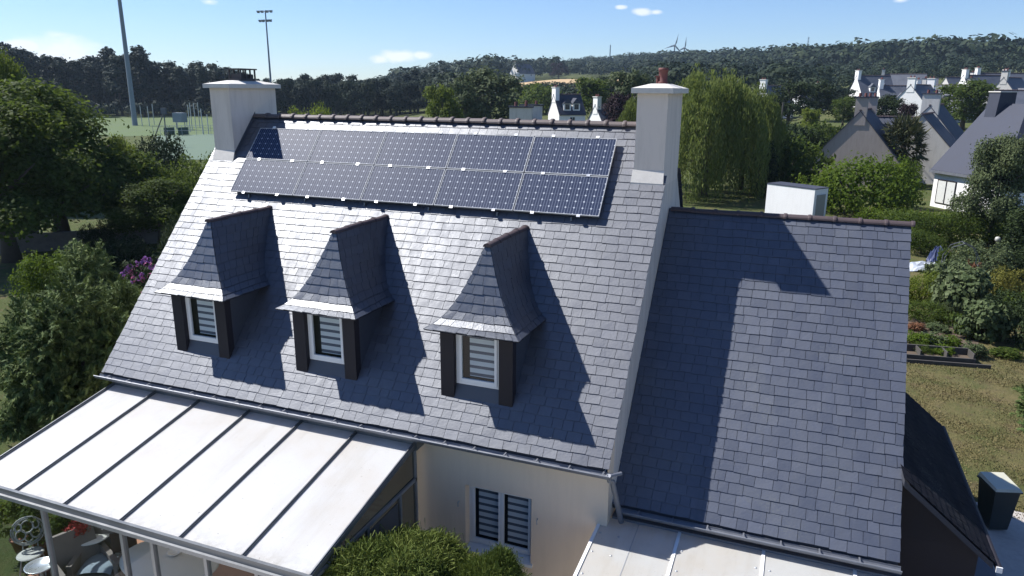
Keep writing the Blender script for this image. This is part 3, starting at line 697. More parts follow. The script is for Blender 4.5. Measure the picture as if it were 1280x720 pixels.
# ------------------------------------------------------------------ plants: prototypes
def proto(R0, H0, Q, mat, name='crown', tr=None, trm='bark'):
    d = dict(R=R0, H=H0, c=quads_mesh(name, Q, mat)); d['mats'] = {mat: d['c']}
    d['t'] = None
    if tr is not None:
        me = bpy.data.meshes.new('trunk'); me.from_pydata(tr.v, [], tr.f); me.materials.append(MATS[trm])
        for p in me.polygons: p.use_smooth = True
        d['t'] = me
    return d
def plant(pr, name, label, cat, xy, rad, ht, group=None, mat=None, z=None, part='crown', rz=None):
    x, y = xy; zz = float(terrain(x, y)) if z is None else z
    me = pr['c']
    if mat and mat not in pr['mats']:
        c = me.copy(); c.materials[0] = MATS[mat]; pr['mats'][mat] = c
    if mat: me = pr['mats'][mat]
    if pr['t'] is None:
        o = link(name, me)
    else:
        o = empty(name, (0, 0, 0)); link('trunk', pr['t'], o); link(part, me, o)
    o.location = (x, y, zz); o.rotation_euler = (0, 0, rnd.uniform(0, 6.28) if rz is None else rz); o.scale = (rad/pr['R'], rad/pr['R'], ht/pr['H'])
    return tag(o, label, cat, group)
def broad(nclump, per, leaf, seed_lobes=9, R0=5., H0=10., base=2.2, mat='leaf_oak', cr=.62, flat=1.0):
    lob = [(0, 0, base+(H0-base)*.46, R0*.62, R0*.62, (H0-base)*.42)]
    for i in range(seed_lobes):
        a = i*2.4+NP.uniform(0, .8); q = NP.uniform(.45, .84); z = base+(H0-base)*NP.uniform(.16, .88); k = R0*NP.uniform(.22, .42)*(1.1-.4*(z/H0))
        rr_ = R0*q*math.sqrt(max(.25, 1-((z-base-(H0-base)*.35)/((H0-base)*.70))**2))
        lob.append((math.cos(a)*rr_, math.sin(a)*rr_, z, k, k, k*.8*flat))
    lob.append((NP.uniform(-.6, .6), NP.uniform(-.6, .6), H0*.84, R0*.38, R0*.38, H0*.14))
    Q = crown(lob, nclump, per, leaf, cr, shell=.5)
    return proto(R0, H0, Q, mat, tr=trunk_mb(H0, R0*.055+.06, R0, 7, fork=max(.15, base/H0*.8)))
BR = [broad(2100, 15, .26, 17, base=1.0) for _ in range(3)]
BRF = [broad(460, 14, .5, 16, base=1.0, cr=.8) for _ in range(4)]          # for 100 m and beyond
def bush(nclump, per, leaf, R0=2., H0=2., mat='leaf_bright', cr=.22, n=8, wd=.62):
    lob = [(0, 0, H0*.42, R0*.72, R0*.72, H0*.46)]
    for i in range(n):
        a = i*2.4+NP.uniform(0, 1); q = R0*NP.uniform(.4, .66); k = R0*NP.uniform(.3, .45); z = H0*NP.uniform(.22, .68)
        lob.append((math.cos(a)*q, math.sin(a)*q, z, k, k, min(k, H0-z)*.95))
    Q = crown(lob, nclump, per, leaf, cr, low=-.9, wd=wd); Q[..., 2] = np.maximum(Q[..., 2], .01)
    tr = MB()
    for i in range(5):
        a = i*1.26; tr.tube([(0, 0, -.1), (math.cos(a)*R0*.15, math.sin(a)*R0*.15, H0*.3), (math.cos(a)*R0*.45, math.sin(a)*R0*.45, H0*.62)], [.05*R0/2+.01, .035*R0/2+.008, .01], 6)
    return proto(R0, H0, Q, mat, tr=tr)
BU = [bush(520, 14, .12) for _ in range(3)]
BUF = [bush(260, 12, .22, cr=.3) for _ in range(2)]
def conifer(R0, H0, n, ln=.26, wd=.07):
    # rounded juniper: sprays growing outwards and a little upwards, in plates
    lob = [(0, 0, H0*.38, R0*.62, R0*.62, H0*.36), (0, 0, H0*.74, R0*.38, R0*.38, H0*.26)]
    for i in range(11):
        a = i*2.4; z = H0*NP.uniform(.15, .8); q = R0*(1.05-z/H0*.75)*NP.uniform(.6, .9); k = R0*NP.uniform(.2, .36)
        lob.append((math.cos(a)*q, math.sin(a)*q, z, k, k, k*.85))
    lob = np.array(lob); w_ = lob[:, 3]**2; w_ /= w_.sum(); m = 22; k = NP.choice(len(lob), n//m, p=w_); d = sph(len(k)); d[:, 2] = np.abs(d[:, 2])*1.1-.35; d = unit(d)
    cc = lob[k, :3]+d*lob[k, 3:6]*NP.uniform(.62, 1.0, (len(k), 1))
    ax = unit(d*[1, 1, .5]+NP.normal(size=d.shape)*.3+[0, 0, .38]); pn = unit(NP.normal(size=d.shape)*.5+[0, 0, 1.]+d*.4); sd = unit(np.cross(ax, pn)); FL = NP.uniform(.34, .62, (len(k), 1))*R0/2
    C, A_, Nn = [], [], []
    for j in range(m):
        t = j/(m-1); s_ = (-1)**j; sp = .75*(1-t*.6)
        C.append(cc+ax*FL*t+sd*s_*FL*.28*(1-t)*NP.uniform(.4, 1, FL.shape)-np.array([0, 0, 1])*FL*.22*t*t); A_.append(ax*math.cos(sp)+sd*s_*math.sin(sp)+NP.normal(size=ax.shape)*.12); Nn.append(pn+NP.normal(size=ax.shape)*.3)
    c, ax, nr = np.concatenate(C), np.concatenate(A_), np.concatenate(Nn)
    tr = MB(); tr.tube([(0, 0, -.2), (0, 0, H0*.7)], [.12, .04], 8)
    return proto(R0, H0, cards(c, nr, ln, wd, ax), 'leaf_conifer', tr=tr, trm='bark_dark')
CO = [conifer(2., 4., 44000, .22, .06) for _ in range(3)]
def pine(R0=4., H0=20.):
    Q = []; lob = []
    for i in range(16):
        z = H0*NP.uniform(.34, .95); a = i*2.4; q = R0*NP.uniform(.1, .62)*(1.25-z/H0*.7); k = R0*NP.uniform(.3, .5)*(1.2-z/H0*.5); lob.append((math.cos(a)*q, math.sin(a)*q, z, k, k, k*.62))
    Q = crown(lob, 300, 10, .95, 1.0, shell=.4); tr = trunk_mb(H0, .22, R0*.7, 6, .03, .3)
    return proto(R0, H0, Q, 'leaf_pine', tr=tr, trm='bark')
PI = [pine() for _ in range(4)]
def willow(R0=4.5, H0=11.):
    n = 640; a = NP.uniform(0, 6.283, n); q = R0*np.sqrt(NP.uniform(.03, 1, n)); top = H0*(1-.42*(q/R0)**2.2)*NP.uniform(.86, 1.02, n)+NP.normal(size=n)*.25
    lump = 1+.16*np.sin(a*3+1)+.12*np.sin(a*5); q = q*lump; L = NP.uniform(1.6, 6.0, n)*(.45+.75*q/R0); L = np.minimum(L*1.25, top-.25)
    C, A_, Nn = [], [], []
    for i in range(n):
        m = int(L[i]*15)+4; t = np.sort(NP.uniform(0, 1, m)); out = np.minimum(t*3, 1)*NP.uniform(.3, .9)
        x = math.cos(a[i])*(q[i]+out)+NP.normal(size=m)*.13; y = math.sin(a[i])*(q[i]+out)+NP.normal(size=m)*.13; z = top[i]+.35*np.sin(np.minimum(t*3, 1)*3.14)-L[i]*t
        C.append(np.stack([x, y, z], 1)); A_.append(np.stack([NP.normal(size=m)*.25, NP.normal(size=m)*.25, -np.ones(m)], 1)); h = NP.normal(size=(m, 3)); h[:, 2] *= .3; h[:, 0] += math.cos(a[i])*.6; h[:, 1] += math.sin(a[i])*.6; Nn.append(h)
    C, A_, Nn = map(np.concatenate, (C, A_, Nn))
    return proto(R0, H0, cards(C, Nn, .42, .085, A_), 'leaf_willow', tr=trunk_mb(H0*.85, .34, R0, 8, .03, .3))
WI = willow()
def palm(R0=2.3, H0=4.2):
    C, A_, Nn = [], [], []
    for i in range(70):
        a = i*2.4; el = 1.25-2.1*i/70; L = NP.uniform(.8, 1.15)*R0; d = np.array([math.cos(a)*math.cos(el), math.sin(a)*math.cos(el), math.sin(el)])
        base = np.array([0, 0, H0*.62]); tip = base+d*L*.62; side = np.array([-math.sin(a), math.cos(a), 0])
        for f in np.linspace(-1.25, 1.25, 15):
            dd = unit(d*math.cos(f)+side*math.sin(f)+[0, 0, -.25*abs(f)]); C.append(tip+dd*L*.25); A_.append(dd); Nn.append(np.cross(dd, side)+NP.normal(size=3)*.3)
        for k in range(5): C.append(base+d*L*.12*(k+.5)); A_.append(d); Nn.append(np.cross(d, side))
    tr = MB(); tr.tube([(0, 0, -.3), (0, 0, H0*.4), (0, 0, H0*.64)], [.2, .17, .2], 10)
    return proto(R0, H0, cards(np.array(C), np.array(Nn), .8*R0/1.6, .17, np.array(A_)), 'leaf_palm', tr=tr)
PA = palm()
def thread_bush(R0, H0, n):
    lob = []
    for i in range(16):
        a = i*2.4; q = R0*math.sqrt((i+.3)/16)*.78; z = H0*(.86-.45*(q/R0)**2)*NP.uniform(.9, 1.04); k = R0*NP.uniform(.22, .34); lob.append((math.cos(a)*q, math.sin(a)*q, z-k*.6, k, k, k*.75))
    lob.append((0, 0, H0*.4, R0*.8, R0*.8, H0*.42))
    lob = np.array(lob); w_ = lob[:, 3]**2; w_[-1] *= .6; w_ /= w_.sum(); per = 20; k = NP.choice(len(lob), n//per, p=w_); d = sph(len(k)); d[:, 2] = np.abs(d[:, 2])*1.1-.3; d = unit(d)
    cc = lob[k, :3]+d*lob[k, 3:6]*NP.uniform(.8, 1.06, (len(k), 1)); hz = unit(d*[1, 1, .2]+NP.normal(size=d.shape)*[.4, .4, .1])
    c = np.repeat(cc, per, 0); H = unit(np.repeat(hz, per, 0)+NP.normal(size=c.shape)*.5); c = c+NP.normal(size=c.shape)*[.07, .07, .045]
    L = NP.uniform(.12, .30, (len(c), 1)); droop = NP.uniform(.7, 1.6, (len(c), 1)); Wd = .0058
    p0 = c; p1 = c+H*L*.42+np.array([0, 0, .02])*L; p2 = p1+H*L*.20-np.array([0, 0, 1])*L*droop*.8
    sd = unit(np.cross(H, NP.normal(size=c.shape)))*Wd
    Q = np.concatenate([np.stack([p0-sd*.8, p0+sd*.8, p1+sd, p1-sd], 1), np.stack([p1-sd, p1+sd, p2+sd*.3, p2-sd*.3], 1)])
    tr = MB(); tr.tube([(0, 0, -.2), (0, 0, H0*.6)], [.12, .05], 8)
    return proto(R0, H0, Q, 'leaf_thread', tr=tr, trm='bark_dark')
TB = thread_bush(1.3, 2.6, 100000)
# ------------------------------------------------------------------ far woods
def wood(name, label, rng_r, rng_az, n, mat, hmin, hmax, per=46, skip=None, leaf=1.5):
    r = np.sqrt(NP.uniform(rng_r[0]**2, rng_r[1]**2, n)); a = NP.uniform(rng_az[0], rng_az[1], n)
    x, y = CAM[0]+r*np.sin(a), CAM[1]+r*np.cos(a); keep = np.ones(n, bool)
    if skip is not None: keep = ~skip(a, r, x, y)
    x, y, r, a = x[keep], y[keep], r[keep], a[keep]; z = terrain(x, y); h = NP.uniform(hmin, hmax, len(x))*(1+.25*np.sin(x*.021+y*.013)); R0 = h*NP.uniform(.44, .72, len(x))
    d = sph(len(x)*per); d[:, 2] = np.where(d[:, 2] < -.35, -d[:, 2], d[:, 2]); k = np.repeat(np.arange(len(x)), per)
    pa = NP.uniform(0, 6.28, (len(x), 3))[k]; lump = (.93+.13*np.sin(d[:, 0]*5+pa[:, 0])*np.sin(d[:, 1]*5+pa[:, 1])+.07*np.sin(d[:, 2]*8+pa[:, 2]))[:, None]*NP.uniform(.93, 1.04, (len(k), 1)); c = np.stack([x[k], y[k], z[k]+h[k]*.56], 1)+d*lump*np.stack([R0[k], R0[k], h[k]*.45], 1)
    nr = d+NP.normal(size=d.shape)*.20+[0, 0, .1]; sz = leaf*(h[k]/10)[:, None]
    o = link(name, quads_mesh(name, cards(c, nr, 1.0*sz, .8*sz), mat)); return tag(o, label, 'woodland', None, 'stuff')
azf0, azf1 = az_of(622), az_of(782)
def in_field(a, r): return (a > azf0-.01) & (a < azf1+.01) & (r > 285) & (r < 572)
def in_village(a, r): return (a > az_of(1065)) & (r < 330)
wood('hillside_wood', 'dark rounded tree crowns covering the long hill along the skyline', (470, 1000), (az_of(465), az_of(1420)), 3300, 'leaf_wood', 7, 18, per=100, skip=lambda a, r, x, y: in_field(a, r), leaf=1.55)
wood('lower_wood', 'green belt of rounded trees at the foot of the hill below the tan field', (210, 470), (az_of(560), az_of(1420)), 640, 'leaf_wood', 6, 11, per=170, skip=lambda a, r, x, y: in_field(a, r) | in_village(a, r) | ((a < az_of(800)) & (r > 270)) | ((a > azf0-.02) & (a < azf1+.02)), leaf=1.15)
wood('field_edge_wood', 'low green belt of bushes along the near edge of the tan stubble field', (205, 290), (azf0-.03, azf1+.03), 130, 'leaf_wood', 3, 5.2, per=110, leaf=1.5)
wood('scrub', 'dark low scrub under the front row of pines', (252, 296), (az_of(-80), az_of(600)), 520, 'leaf_pine', 3.5, 6.5, per=60, leaf=1.8)
wood('pine_understory', 'dark undergrowth filling the wood behind the front pines', (292, 350), (az_of(-80), az_of(560)), 420, 'leaf_pine', 8, 13, per=60, leaf=2.2)
# tall pines edging the sports field: individuals
for i in range(118):
    f = i/118; u = -30+560*f+rnd.uniform(-4, 4); d = rnd.uniform(262, 300); p = polar(az_of(u), d); h = rnd.uniform(16, 20.5)*(1+.09*math.sin(u*.05)-.30*float(sm(f, .42, .62)))
    plant(PI[i % 4], 'pine_tree', 'tall dark pine in the dense row closing off the sports field', 'tree', p, h*.24, h, 'pines edging the sports field')
for i in range(40):
    f = i/40; u = 335+230*f+rnd.uniform(-5, 5); d = rnd.uniform(235, 262); p = polar(az_of(u), d); h = rnd.uniform(8, 12)
    plant(BRF[i % 4], 'woodland_tree', 'rounded dark broadleaf tree in front of the dense pine row', 'tree', p, h*.46, h, 'broadleaf trees before the pine row', 'leaf_wood')
# ------------------------------------------------------------------ trees and shrubs one by one
def place(u, vtop, d): # point on the ground along the azimuth of column u at distance d; height to reach image row vtop
    az = az_of(u); x, y = polar(az, d); top = atd(u, vtop, d)[2]; z = float(terrain(x, y)); return (x, y), max(.4, top-z), d/FOC
def T(pr, name, label, cat, u, vtop, d, wpx, mat=None, group=None, hmul=1.0):
    xy, h, k = place(u, vtop, d); return plant(pr, name, label, cat, xy, wpx*k*.5*1.08, h*hmul, group, mat)
T(BR[0], 'broadleaf_tree', 'big spreading broadleaf tree on two dark trunks above the garden shed', 'tree', 48, 96, 50, 186)
T(BR[1], 'broadleaf_tree', 'dark leafy tree leaning over the shed at the garden boundary', 'tree', -25, 118, 46, 190, 'leaf_oak')
T(BR[2], 'broadleaf_tree', 'tall light green tree with a thin top sprig behind the big spreading tree', 'tree', 4, 62, 66, 62, 'leaf_lime')
T(BR[2], 'broadleaf_tree', 'small yellowish green tree beside the crown of the big spreading tree', 'tree', 136, 168, 52, 56, 'leaf_lime')
T(BR[0], 'broadleaf_tree', 'dark tree casting shade beside the slate roof verge', 'tree', 178, 222, 46, 110, 'leaf_oak')
T(BU[0], 'shrub', 'round dark shrub in front of the pale sports court', 'shrub', 184, 160, 70, 70, 'leaf_dark')
T(BU[1], 'shrub', 'mid green spreading shrub between the court and the chimney with the cowl', 'shrub', 242, 190, 58, 74, 'leaf_oak')
T(BU[2], 'shrub', 'leafy shrub beside the round dark shrub near the roof verge', 'shrub', 214, 205, 50, 70, 'leaf_oak')
T(BU[1], 'shrub', 'yellow tipped shrub peeping over the ridge beside the chimney with the cowl', 'shrub', 388, 128, 88, 60, 'leaf_lime')
T(CO[0], 'juniper', 'tall rounded juniper in front of the hydrangea', 'conifer', 112, 362, 21, 96)
T(CO[1], 'juniper', 'broad dark juniper nearest the conservatory roof', 'conifer', 48, 352, 20, 128)
T(CO[2], 'juniper', 'loose juniper with pale tips between the shed and the two darker junipers', 'conifer', 72, 308, 27, 92)
T(CO[2], 'juniper', 'low wide juniper at the frame edge with sunlit grass behind it', 'conifer', -20, 380, 21, 80)
T(CO[1], 'juniper', 'small juniper next to the slate verge below the hydrangea', 'conifer', 150, 402, 20, 40)
T(BU[2], 'shrub', 'bright leafy shrub growing beneath the shed', 'shrub', 22, 312, 36, 84, 'leaf_bright')
T(BU[0], 'shrub', 'dark shrub between the hydrangea and the tree trunks', 'shrub', 120, 296, 42, 76, 'leaf_dark')
T(BU[1], 'shrub', 'dark shrub in the shade beside the hydrangea and the roof verge', 'shrub', 205, 268, 40, 60, 'leaf_dark')
T(BU[2], 'shrub', 'low dark shrub between the loose juniper and the shed', 'shrub', 96, 280, 46, 40, 'leaf_dark')
# hydrangea: leaves and flower heads
hb = bush(300, 10, .13, 1.4, 1.5, 'leaf_dark', .15)
xy, h, k = place(163, 322, 33); hy = plant(hb, 'hydrangea', 'hydrangea with mauve and pink flower heads beside the slate verge', 'shrub', xy, 1.7, h, part='foliage')
def heads(mat, n, R0, H0):
    d = sph(n); d[:, 2] = np.abs(d[:, 2]); c = d*[R0, R0, H0*.95]; c = np.repeat(c, 16, 0); g = sph(len(c)); return quads_mesh('flower_heads', cards(c+g*.085, g, .075, .07), mat)
link('flower_heads', heads('petal_mauve', 70, 1.4, 1.5), hy); link('flower_heads', heads('petal_pink', 66, 1.42, 1.3), hy)
# foreground thread cypress
tb = plant(TB, 'thread_cypress', 'yellow green cypress of drooping threads in front of the house wall', 'conifer', (-2.45, -6.45), 1.42, 2.95, rz=.4)
tb2 = plant(TB, 'thread_cypress', 'smaller mound of drooping cypress threads below the front window', 'conifer', (-1.22, -6.35), .74, 2.98, rz=2.2)
# behind the house, left to right
T(BRF[0], 'broadleaf_tree', 'pale grey green rounded tree behind the ridge beside the twin chimneys', 'tree', 612, 84, 128, 92, 'leaf_grey')
T(BRF[1], 'broadleaf_tree', 'small yellow green tree behind the ridge at the edge of the wood', 'tree', 552, 108, 112, 48, 'leaf_lime')
T(BRF[3], 'broadleaf_tree', 'grey green tree between the small yellow one and the rounded grey one', 'tree', 580, 101, 122, 54, 'leaf_grey')
T(BRF[1], 'broadleaf_tree', 'grey leaved tree between the white gabled house and the red chimney pot', 'tree', 792, 90, 118, 66, 'leaf_grey')
T(BRF[2], 'broadleaf_tree', 'rounded green tree just behind the white gabled house', 'tree', 742, 98, 150, 66)
T(BRF[0], 'broadleaf_tree', 'green tree in front of the tan field with its top cutting the field edge', 'tree', 752, 95, 190, 40, 'leaf_dark')
T(BRF[3], 'broadleaf_tree', 'dark purple leaved tree left of the tall plain chimney', 'tree', 774, 116, 98, 46, 'leaf_purple')
T(BUF[0], 'shrub', 'green shrub directly left of the white gable behind the ridge', 'shrub', 676, 104, 190, 60, 'leaf_oak')
T(BUF[1], 'shrub', 'wide green hedge tree above the twin chimneys', 'shrub', 655, 102, 210, 60, 'leaf_oak')
T(BRF[1], 'broadleaf_tree', 'round dark tree standing alone above the tan field', 'tree', 698, 79, 566, 22, 'leaf_purple')
T(WI, 'weeping_willow', 'large weeping willow hanging its strands behind the tall plain chimney', 'tree', 890, 84, 66, 112)
T(WI, 'weeping_willow', 'lower weeping willow drooping against its larger neighbour', 'tree', 938, 102, 72, 72)
T(WI, 'weeping_willow', 'thin yellowish willow showing between the ridge and the tall plain chimney', 'tree', 797, 120, 74, 40)
for u, vt, d, w, mt, lab in [(990, 104, 150, 58, 'leaf_dark', 'rounded dark tree with a white gable peeping behind it'), (1028, 101, 165, 44, 'leaf_dark', 'pointed dark tree between the round dark tree and the taupe gabled house'),
    (965, 118, 135, 40, 'leaf_dark', 'dark tree directly behind the lower willow'), (1052, 108, 190, 40, 'leaf_wood', 'tree crown right behind the roof of the taupe gabled house'),
    (1060, 120, 150, 30, 'leaf_oak', 'small tree touching the chimney of the taupe gabled house'), (1018, 136, 120, 30, 'leaf_lime', 'low bright tree on the bank left of the taupe house'),
    (1212, 99, 150, 62, 'leaf_oak', 'bushy tree between the grey gables and the slate clad chimney'), (1112, 118, 140, 40, 'leaf_dark', 'small dark tree above the ridge of the taupe gabled house'),
    (1138, 130, 120, 26, 'leaf_purple', 'brownish tree next to the palm and the grey gables'), (1238, 108, 230, 40, 'leaf_wood', 'dark tree among the far roofs'),
    (1272, 112, 260, 30, 'leaf_wood', 'dark tree beside the farthest pale gables'), (958, 146, 100, 36, 'leaf_dark', 'dark shady tree tucked under the lower willow')]:
    T(BRF[int(u) % 4], 'broadleaf_tree', lab, 'tree', u, vt, d, w, mt)
for u, vt, d, w, mt, lab in [(992, 163, 74, 96, 'leaf_oak', 'loose mid green shrub left of the white flat roofed shed'), (1015, 158, 84, 56, 'leaf_dark', 'rounded shrub behind the white flat roofed shed'),
    (1092, 187, 61, 128, 'leaf_bright', 'broad bright green shrub in front of the taupe gable'), (1148, 196, 66, 40, 'leaf_bright', 'bright shrub between the broad shrub and the white walled house'),
    (990, 150, 112, 60, 'leaf_dark', 'clipped dark hedge bank behind the mid green shrub'), (1040, 148, 108, 40, 'leaf_oak', 'green shrub on the bank beside the taupe house'), (965, 172, 68, 40, 'leaf_dark', 'dark shrub at the foot of the lower willow')]:
    T((BU if d < 70 else BUF)[int(u) % 2], 'shrub', lab, 'shrub', u, vt, d, w, mt)
T(BR[1], 'broadleaf_tree', 'grey leaved tree standing before the white walled house', 'tree', 1272, 168, 52, 72, 'leaf_grey')
T(PA, 'palm_tree', 'shaggy palm with drooping fronds between the taupe and the grey gables', 'tree', 1141, 154, 82, 50)
# hedge below the white walled house
def hedge(name, label, a, b, w, h, n, mat, leaf=.14, cat='hedge'):
    a, b = np.array(a), np.array(b); L = np.linalg.norm(b-a); d = (b-a)/L; s = np.array([-d[1], d[0]]); t = NP.uniform(0, L, n); ph = NP.uniform(0, 6.28, n); lum = 1+.12*np.sin(t*1.7)+.1*np.sin(t*.63+2)
    cr_, sr = np.cos(ph), np.sin(ph); rr_ = NP.uniform(.72, 1.05, n)*lum; sq = 1/np.maximum(np.abs(cr_), np.abs(sr))**.5
    c = np.stack([a[0]+d[0]*t+s[0]*cr_*w*.5*rr_*sq, a[1]+d[1]*t+s[1]*cr_*w*.5*rr_*sq, np.maximum(.03, h*.5+sr*h*.5*rr_*sq*.9)], 1)
    nr = np.stack([s[0]*cr_, s[1]*cr_, sr+.3], 1)+NP.normal(size=(n, 3))*.55
    c = np.repeat(c, 7, 0)+NP.normal(size=(n*7, 3))*.13; c[:, 2] = np.maximum(c[:, 2], .02); z = terrain(c[:, 0], c[:, 1]); c[:, 2] += z
    t_ = empty(name, (0, 0, 0), label, cat); o = link('foliage', quads_mesh('foliage', cards(c, np.repeat(nr, 7, 0)+NP.normal(size=c.shape)*.4, leaf, leaf*.65), mat), t_)
    st = MB(); k = 0.3
    while k < L: st.tube([(a[0]+d[0]*k, a[1]+d[1]*k, -.1), (a[0]+d[0]*k+.05, a[1]+d[1]*k, h*.7)], [.04, .015], 5); k += .9
    st.build('stems', 'bark_dark', t_)
    return t_
g0, g1 = G(1150, 312), G(1282, 306)
hedge('hedge', 'uneven clipped hedge running below the white walled house', (g0[0]-2, g0[1]+1), (g1[0]+5, g1[1]+1), 2.2, 2.0, 3000, 'leaf_oak')
hedge('hedge', 'low bright hedge strip directly under the white wall', (g0[0]-3, g0[1]+6.2), (g1[0]+6, g1[1]+6.2), 1.2, 1.25, 1500, 'leaf_bright')
hedge('hedge', 'long dark boundary hedge on the bank behind the willow', polar(az_of(950), 104), polar(az_of(1040), 100), 2.4, 2.2, 1300, 'leaf_oak', .3)
hedge('hedge', 'dark hedge closing the vegetable garden by the grey leaved tree', G(1252, 320), G(1300, 325), 2.0, 2.6, 900, 'leaf_dark')
# ---- vegetable garden
def GP(u, v): return G(u, v)
BV = [bush(170, 10, .13, .8, .9, 'leaf_bean', .13) for _ in range(2)]
BS = bush(420, 8, .17, 1.0, 1.6, 'leaf_bean', .15, wd=.8)
def plantg(pr, name, label, cat, u, v, rad, ht, mat=None, group=None): return plant(pr, name, label, cat, G(u, v), rad, ht, group, mat)
plantg(BS, 'bean_plant', 'tall straggly bean plants with pale leaves in the middle of the vegetable garden', 'plant', 1200, 395, 1.15, 2.3)
plantg(BS, 'bean_plant', 'climbing bean plant with drying leaves just behind the raised bed', 'plant', 1228, 425, .9, 1.8)
plantg(BS, 'bean_plant', 'bean plant tangled over the dark arch', 'plant', 1188, 372, .9, 2.0)
plantg(BU[0], 'shrub', 'yellowish green rounded shrub against the side wing verge', 'shrub', 1152, 378, 1.15, 1.5, 'leaf_lime')
plantg(BU[1], 'shrub', 'dark green bush at the right end of the vegetable garden', 'shrub', 1272, 428, 1.35, 1.9, 'leaf_dark')
plantg(BU[2], 'shrub', 'grey topped wide shrub at the back of the vegetable garden', 'shrub', 1222, 352, 1.8, 2.0, 'leaf_grey')
plantg(BU[1], 'shrub', 'yellow flowered shrub beside the bean plants', 'shrub', 1246, 378, 1.2, 1.6, 'leaf_yellow')
plantg(BU[0], 'shrub', 'low green shrub under the yellowish rounded shrub', 'shrub', 1156, 402, 1.0, .9, 'leaf_oak')
plantg(BU[2], 'shrub', 'leafy green shrub below the hedge next to the blue covered heap', 'shrub', 1152, 318, 1.3, 1.6, 'leaf_oak')
plantg(BU[1], 'shrub', 'deep green shrub under the grey leaved tree', 'shrub', 1266, 352, 1.3, 1.8, 'leaf_dark')
plantg(BV[0], 'rhubarb', 'low broad leaved plant at the bean plants feet', 'plant', 1208, 420, .75, .8, 'leaf_oak')
for i, (u, v, r_, h, mt, lab) in enumerate([(1148, 432, .6, .5, 'leaf_bright', 'leafy vegetable at the left end of the raised bed'), (1166, 432, .6, .5, 'leaf_bean', 'pale leafy vegetable behind the middle of the raised bed'), (1184, 434, .5, .4, 'leaf_bright', 'vegetable seedling clump behind the right half of the raised bed'), (1144, 413, .4, .35, 'leaf_rust', 'reddish vegetable near the side wing verge'), (1172, 414, .5, .3, 'leaf_bean', 'low sprawling vegetable on the bare soil'), (1240, 410, .5, .7, 'leaf_rust', 'dry rust coloured plant beside the dark green bush'), (1212, 372, .5, 1.6, 'leaf_rust', 'tall rusty seed stalk among the bean plants')]):
    plantg(BV[i % 2], 'vegetable_plant', lab, 'plant', u, v, r_, h, mt)
for i, (u, v, r_, h, mt, lab) in enumerate([(1262, 398, .9, 1.2, 'leaf_oak', 'low green bush closing the right end of the vegetable rows'), (1236, 392, .6, .9, 'leaf_bean', 'pale bean plant just left of the yellow flowered shrub'), (1176, 396, .6, 1.0, 'leaf_bean', 'upright pale vegetable between the low green shrub and the beans'), (1166, 352, .7, 1.0, 'leaf_grey', 'greyish herb clump in front of the white sheeted heap'), (1182, 340, .6, 1.4, 'leaf_oak', 'green stalky plant beside the wooden stake'), (1214, 338, .8, 1.4, 'leaf_lime', 'light green bush behind the dark garden arch'), (1218, 446, .45, .5, 'leaf_bean', 'small pale plant at the corner of the raised bed'), (1256, 446, .6, .35, 'leaf_oak', 'flat green weed patch on the lawn by the dark green bush'), (1154, 443, .5, .45, 'leaf_oak', 'leafy crop growing in the left part of the raised bed'), (1176, 446, .45, .4, 'leaf_bright', 'leafy crop growing in the middle of the raised bed')]):
    plantg((BV+BU[:1])[i % 3], 'garden_plant', lab, 'plant', u, v, r_, h, mt)
p = [G(1128, 436), G(1222, 440), G(1226, 398), G(1128, 394)]; sheet('vegetable_bed', 'soil', [tuple(q) for q in p], .02)
gx, gy = NP.uniform(5.9, 16, 80000), NP.uniform(2.5, 15, 80000); kp = (np.sin(gx*2.1+np.sin(gy*1.7)*2)+np.sin(gy*2.6+gx) + NP.normal(size=gx.shape)*.9) > -.1; gx, gy = gx[kp], gy[kp]; hh = NP.uniform(.02, .06, len(gx))
gc = np.stack([gx, gy, hh*.5], 1); gq = cards(gc, NP.normal(size=gc.shape)*[1, 1, .5], .055, .028, NP.normal(size=gc.shape)*.35+[0, 0, 1]); gq[..., 2] = np.maximum(gq[..., 2], .002)
tag(link('dry_grass', quads_mesh('dry_grass', gq, 'leaf_dry')), 'patchy dry grass of the lawn beside the lean-to', 'grass', None, 'stuff')
# raised bed
a, b = np.array(G(1118, 452)), np.array(G(1238, 461)); d = (b-a)/np.linalg.norm(b-a); s = np.array([-d[1], d[0]])
rb_ = empty('raised_bed', (a[0], a[1], 0), 'weathered plank raised bed at the edge of the dry lawn', 'raised bed')
def bx(p, q, th, z0, z1):
    p, q = np.array(p), np.array(q); e = unit(q-p); n_ = np.array([-e[1], e[0]])*th/2; m_ = MB(); P = [p-n_, q-n_, q+n_, p+n_]
    return m_.hexa([(x[0], x[1], z0) for x in P], [(x[0], x[1], z1) for x in P])
L = np.linalg.norm(b-a)
for k, (o_, z0, z1, f) in enumerate([(0, -.02, .13, 1.0), (.32, .0, .20, .88), (.9, -.02, .38, .86)]):
    bx(a+s*o_, a+d*L*f+s*o_, .06, z0, z1).build('plank', 'old_wood', rb_)
for f in (.3, .58, .86): m_ = bx(a+d*L*f+s*.33, a+d*L*f+s*.88, .04, -.02, .36); m_.build('cross_board', 'old_wood', rb_)
so_ = MB(); P = [a+s*.34, a+d*L*.85+s*.34, a+d*L*.85+s*.87, a+s*.87]; so_.hexa([(x[0], x[1], -.05) for x in P], [(x[0], x[1], .14) for x in P]); so_.build('soil_fill', 'soil', rb_)
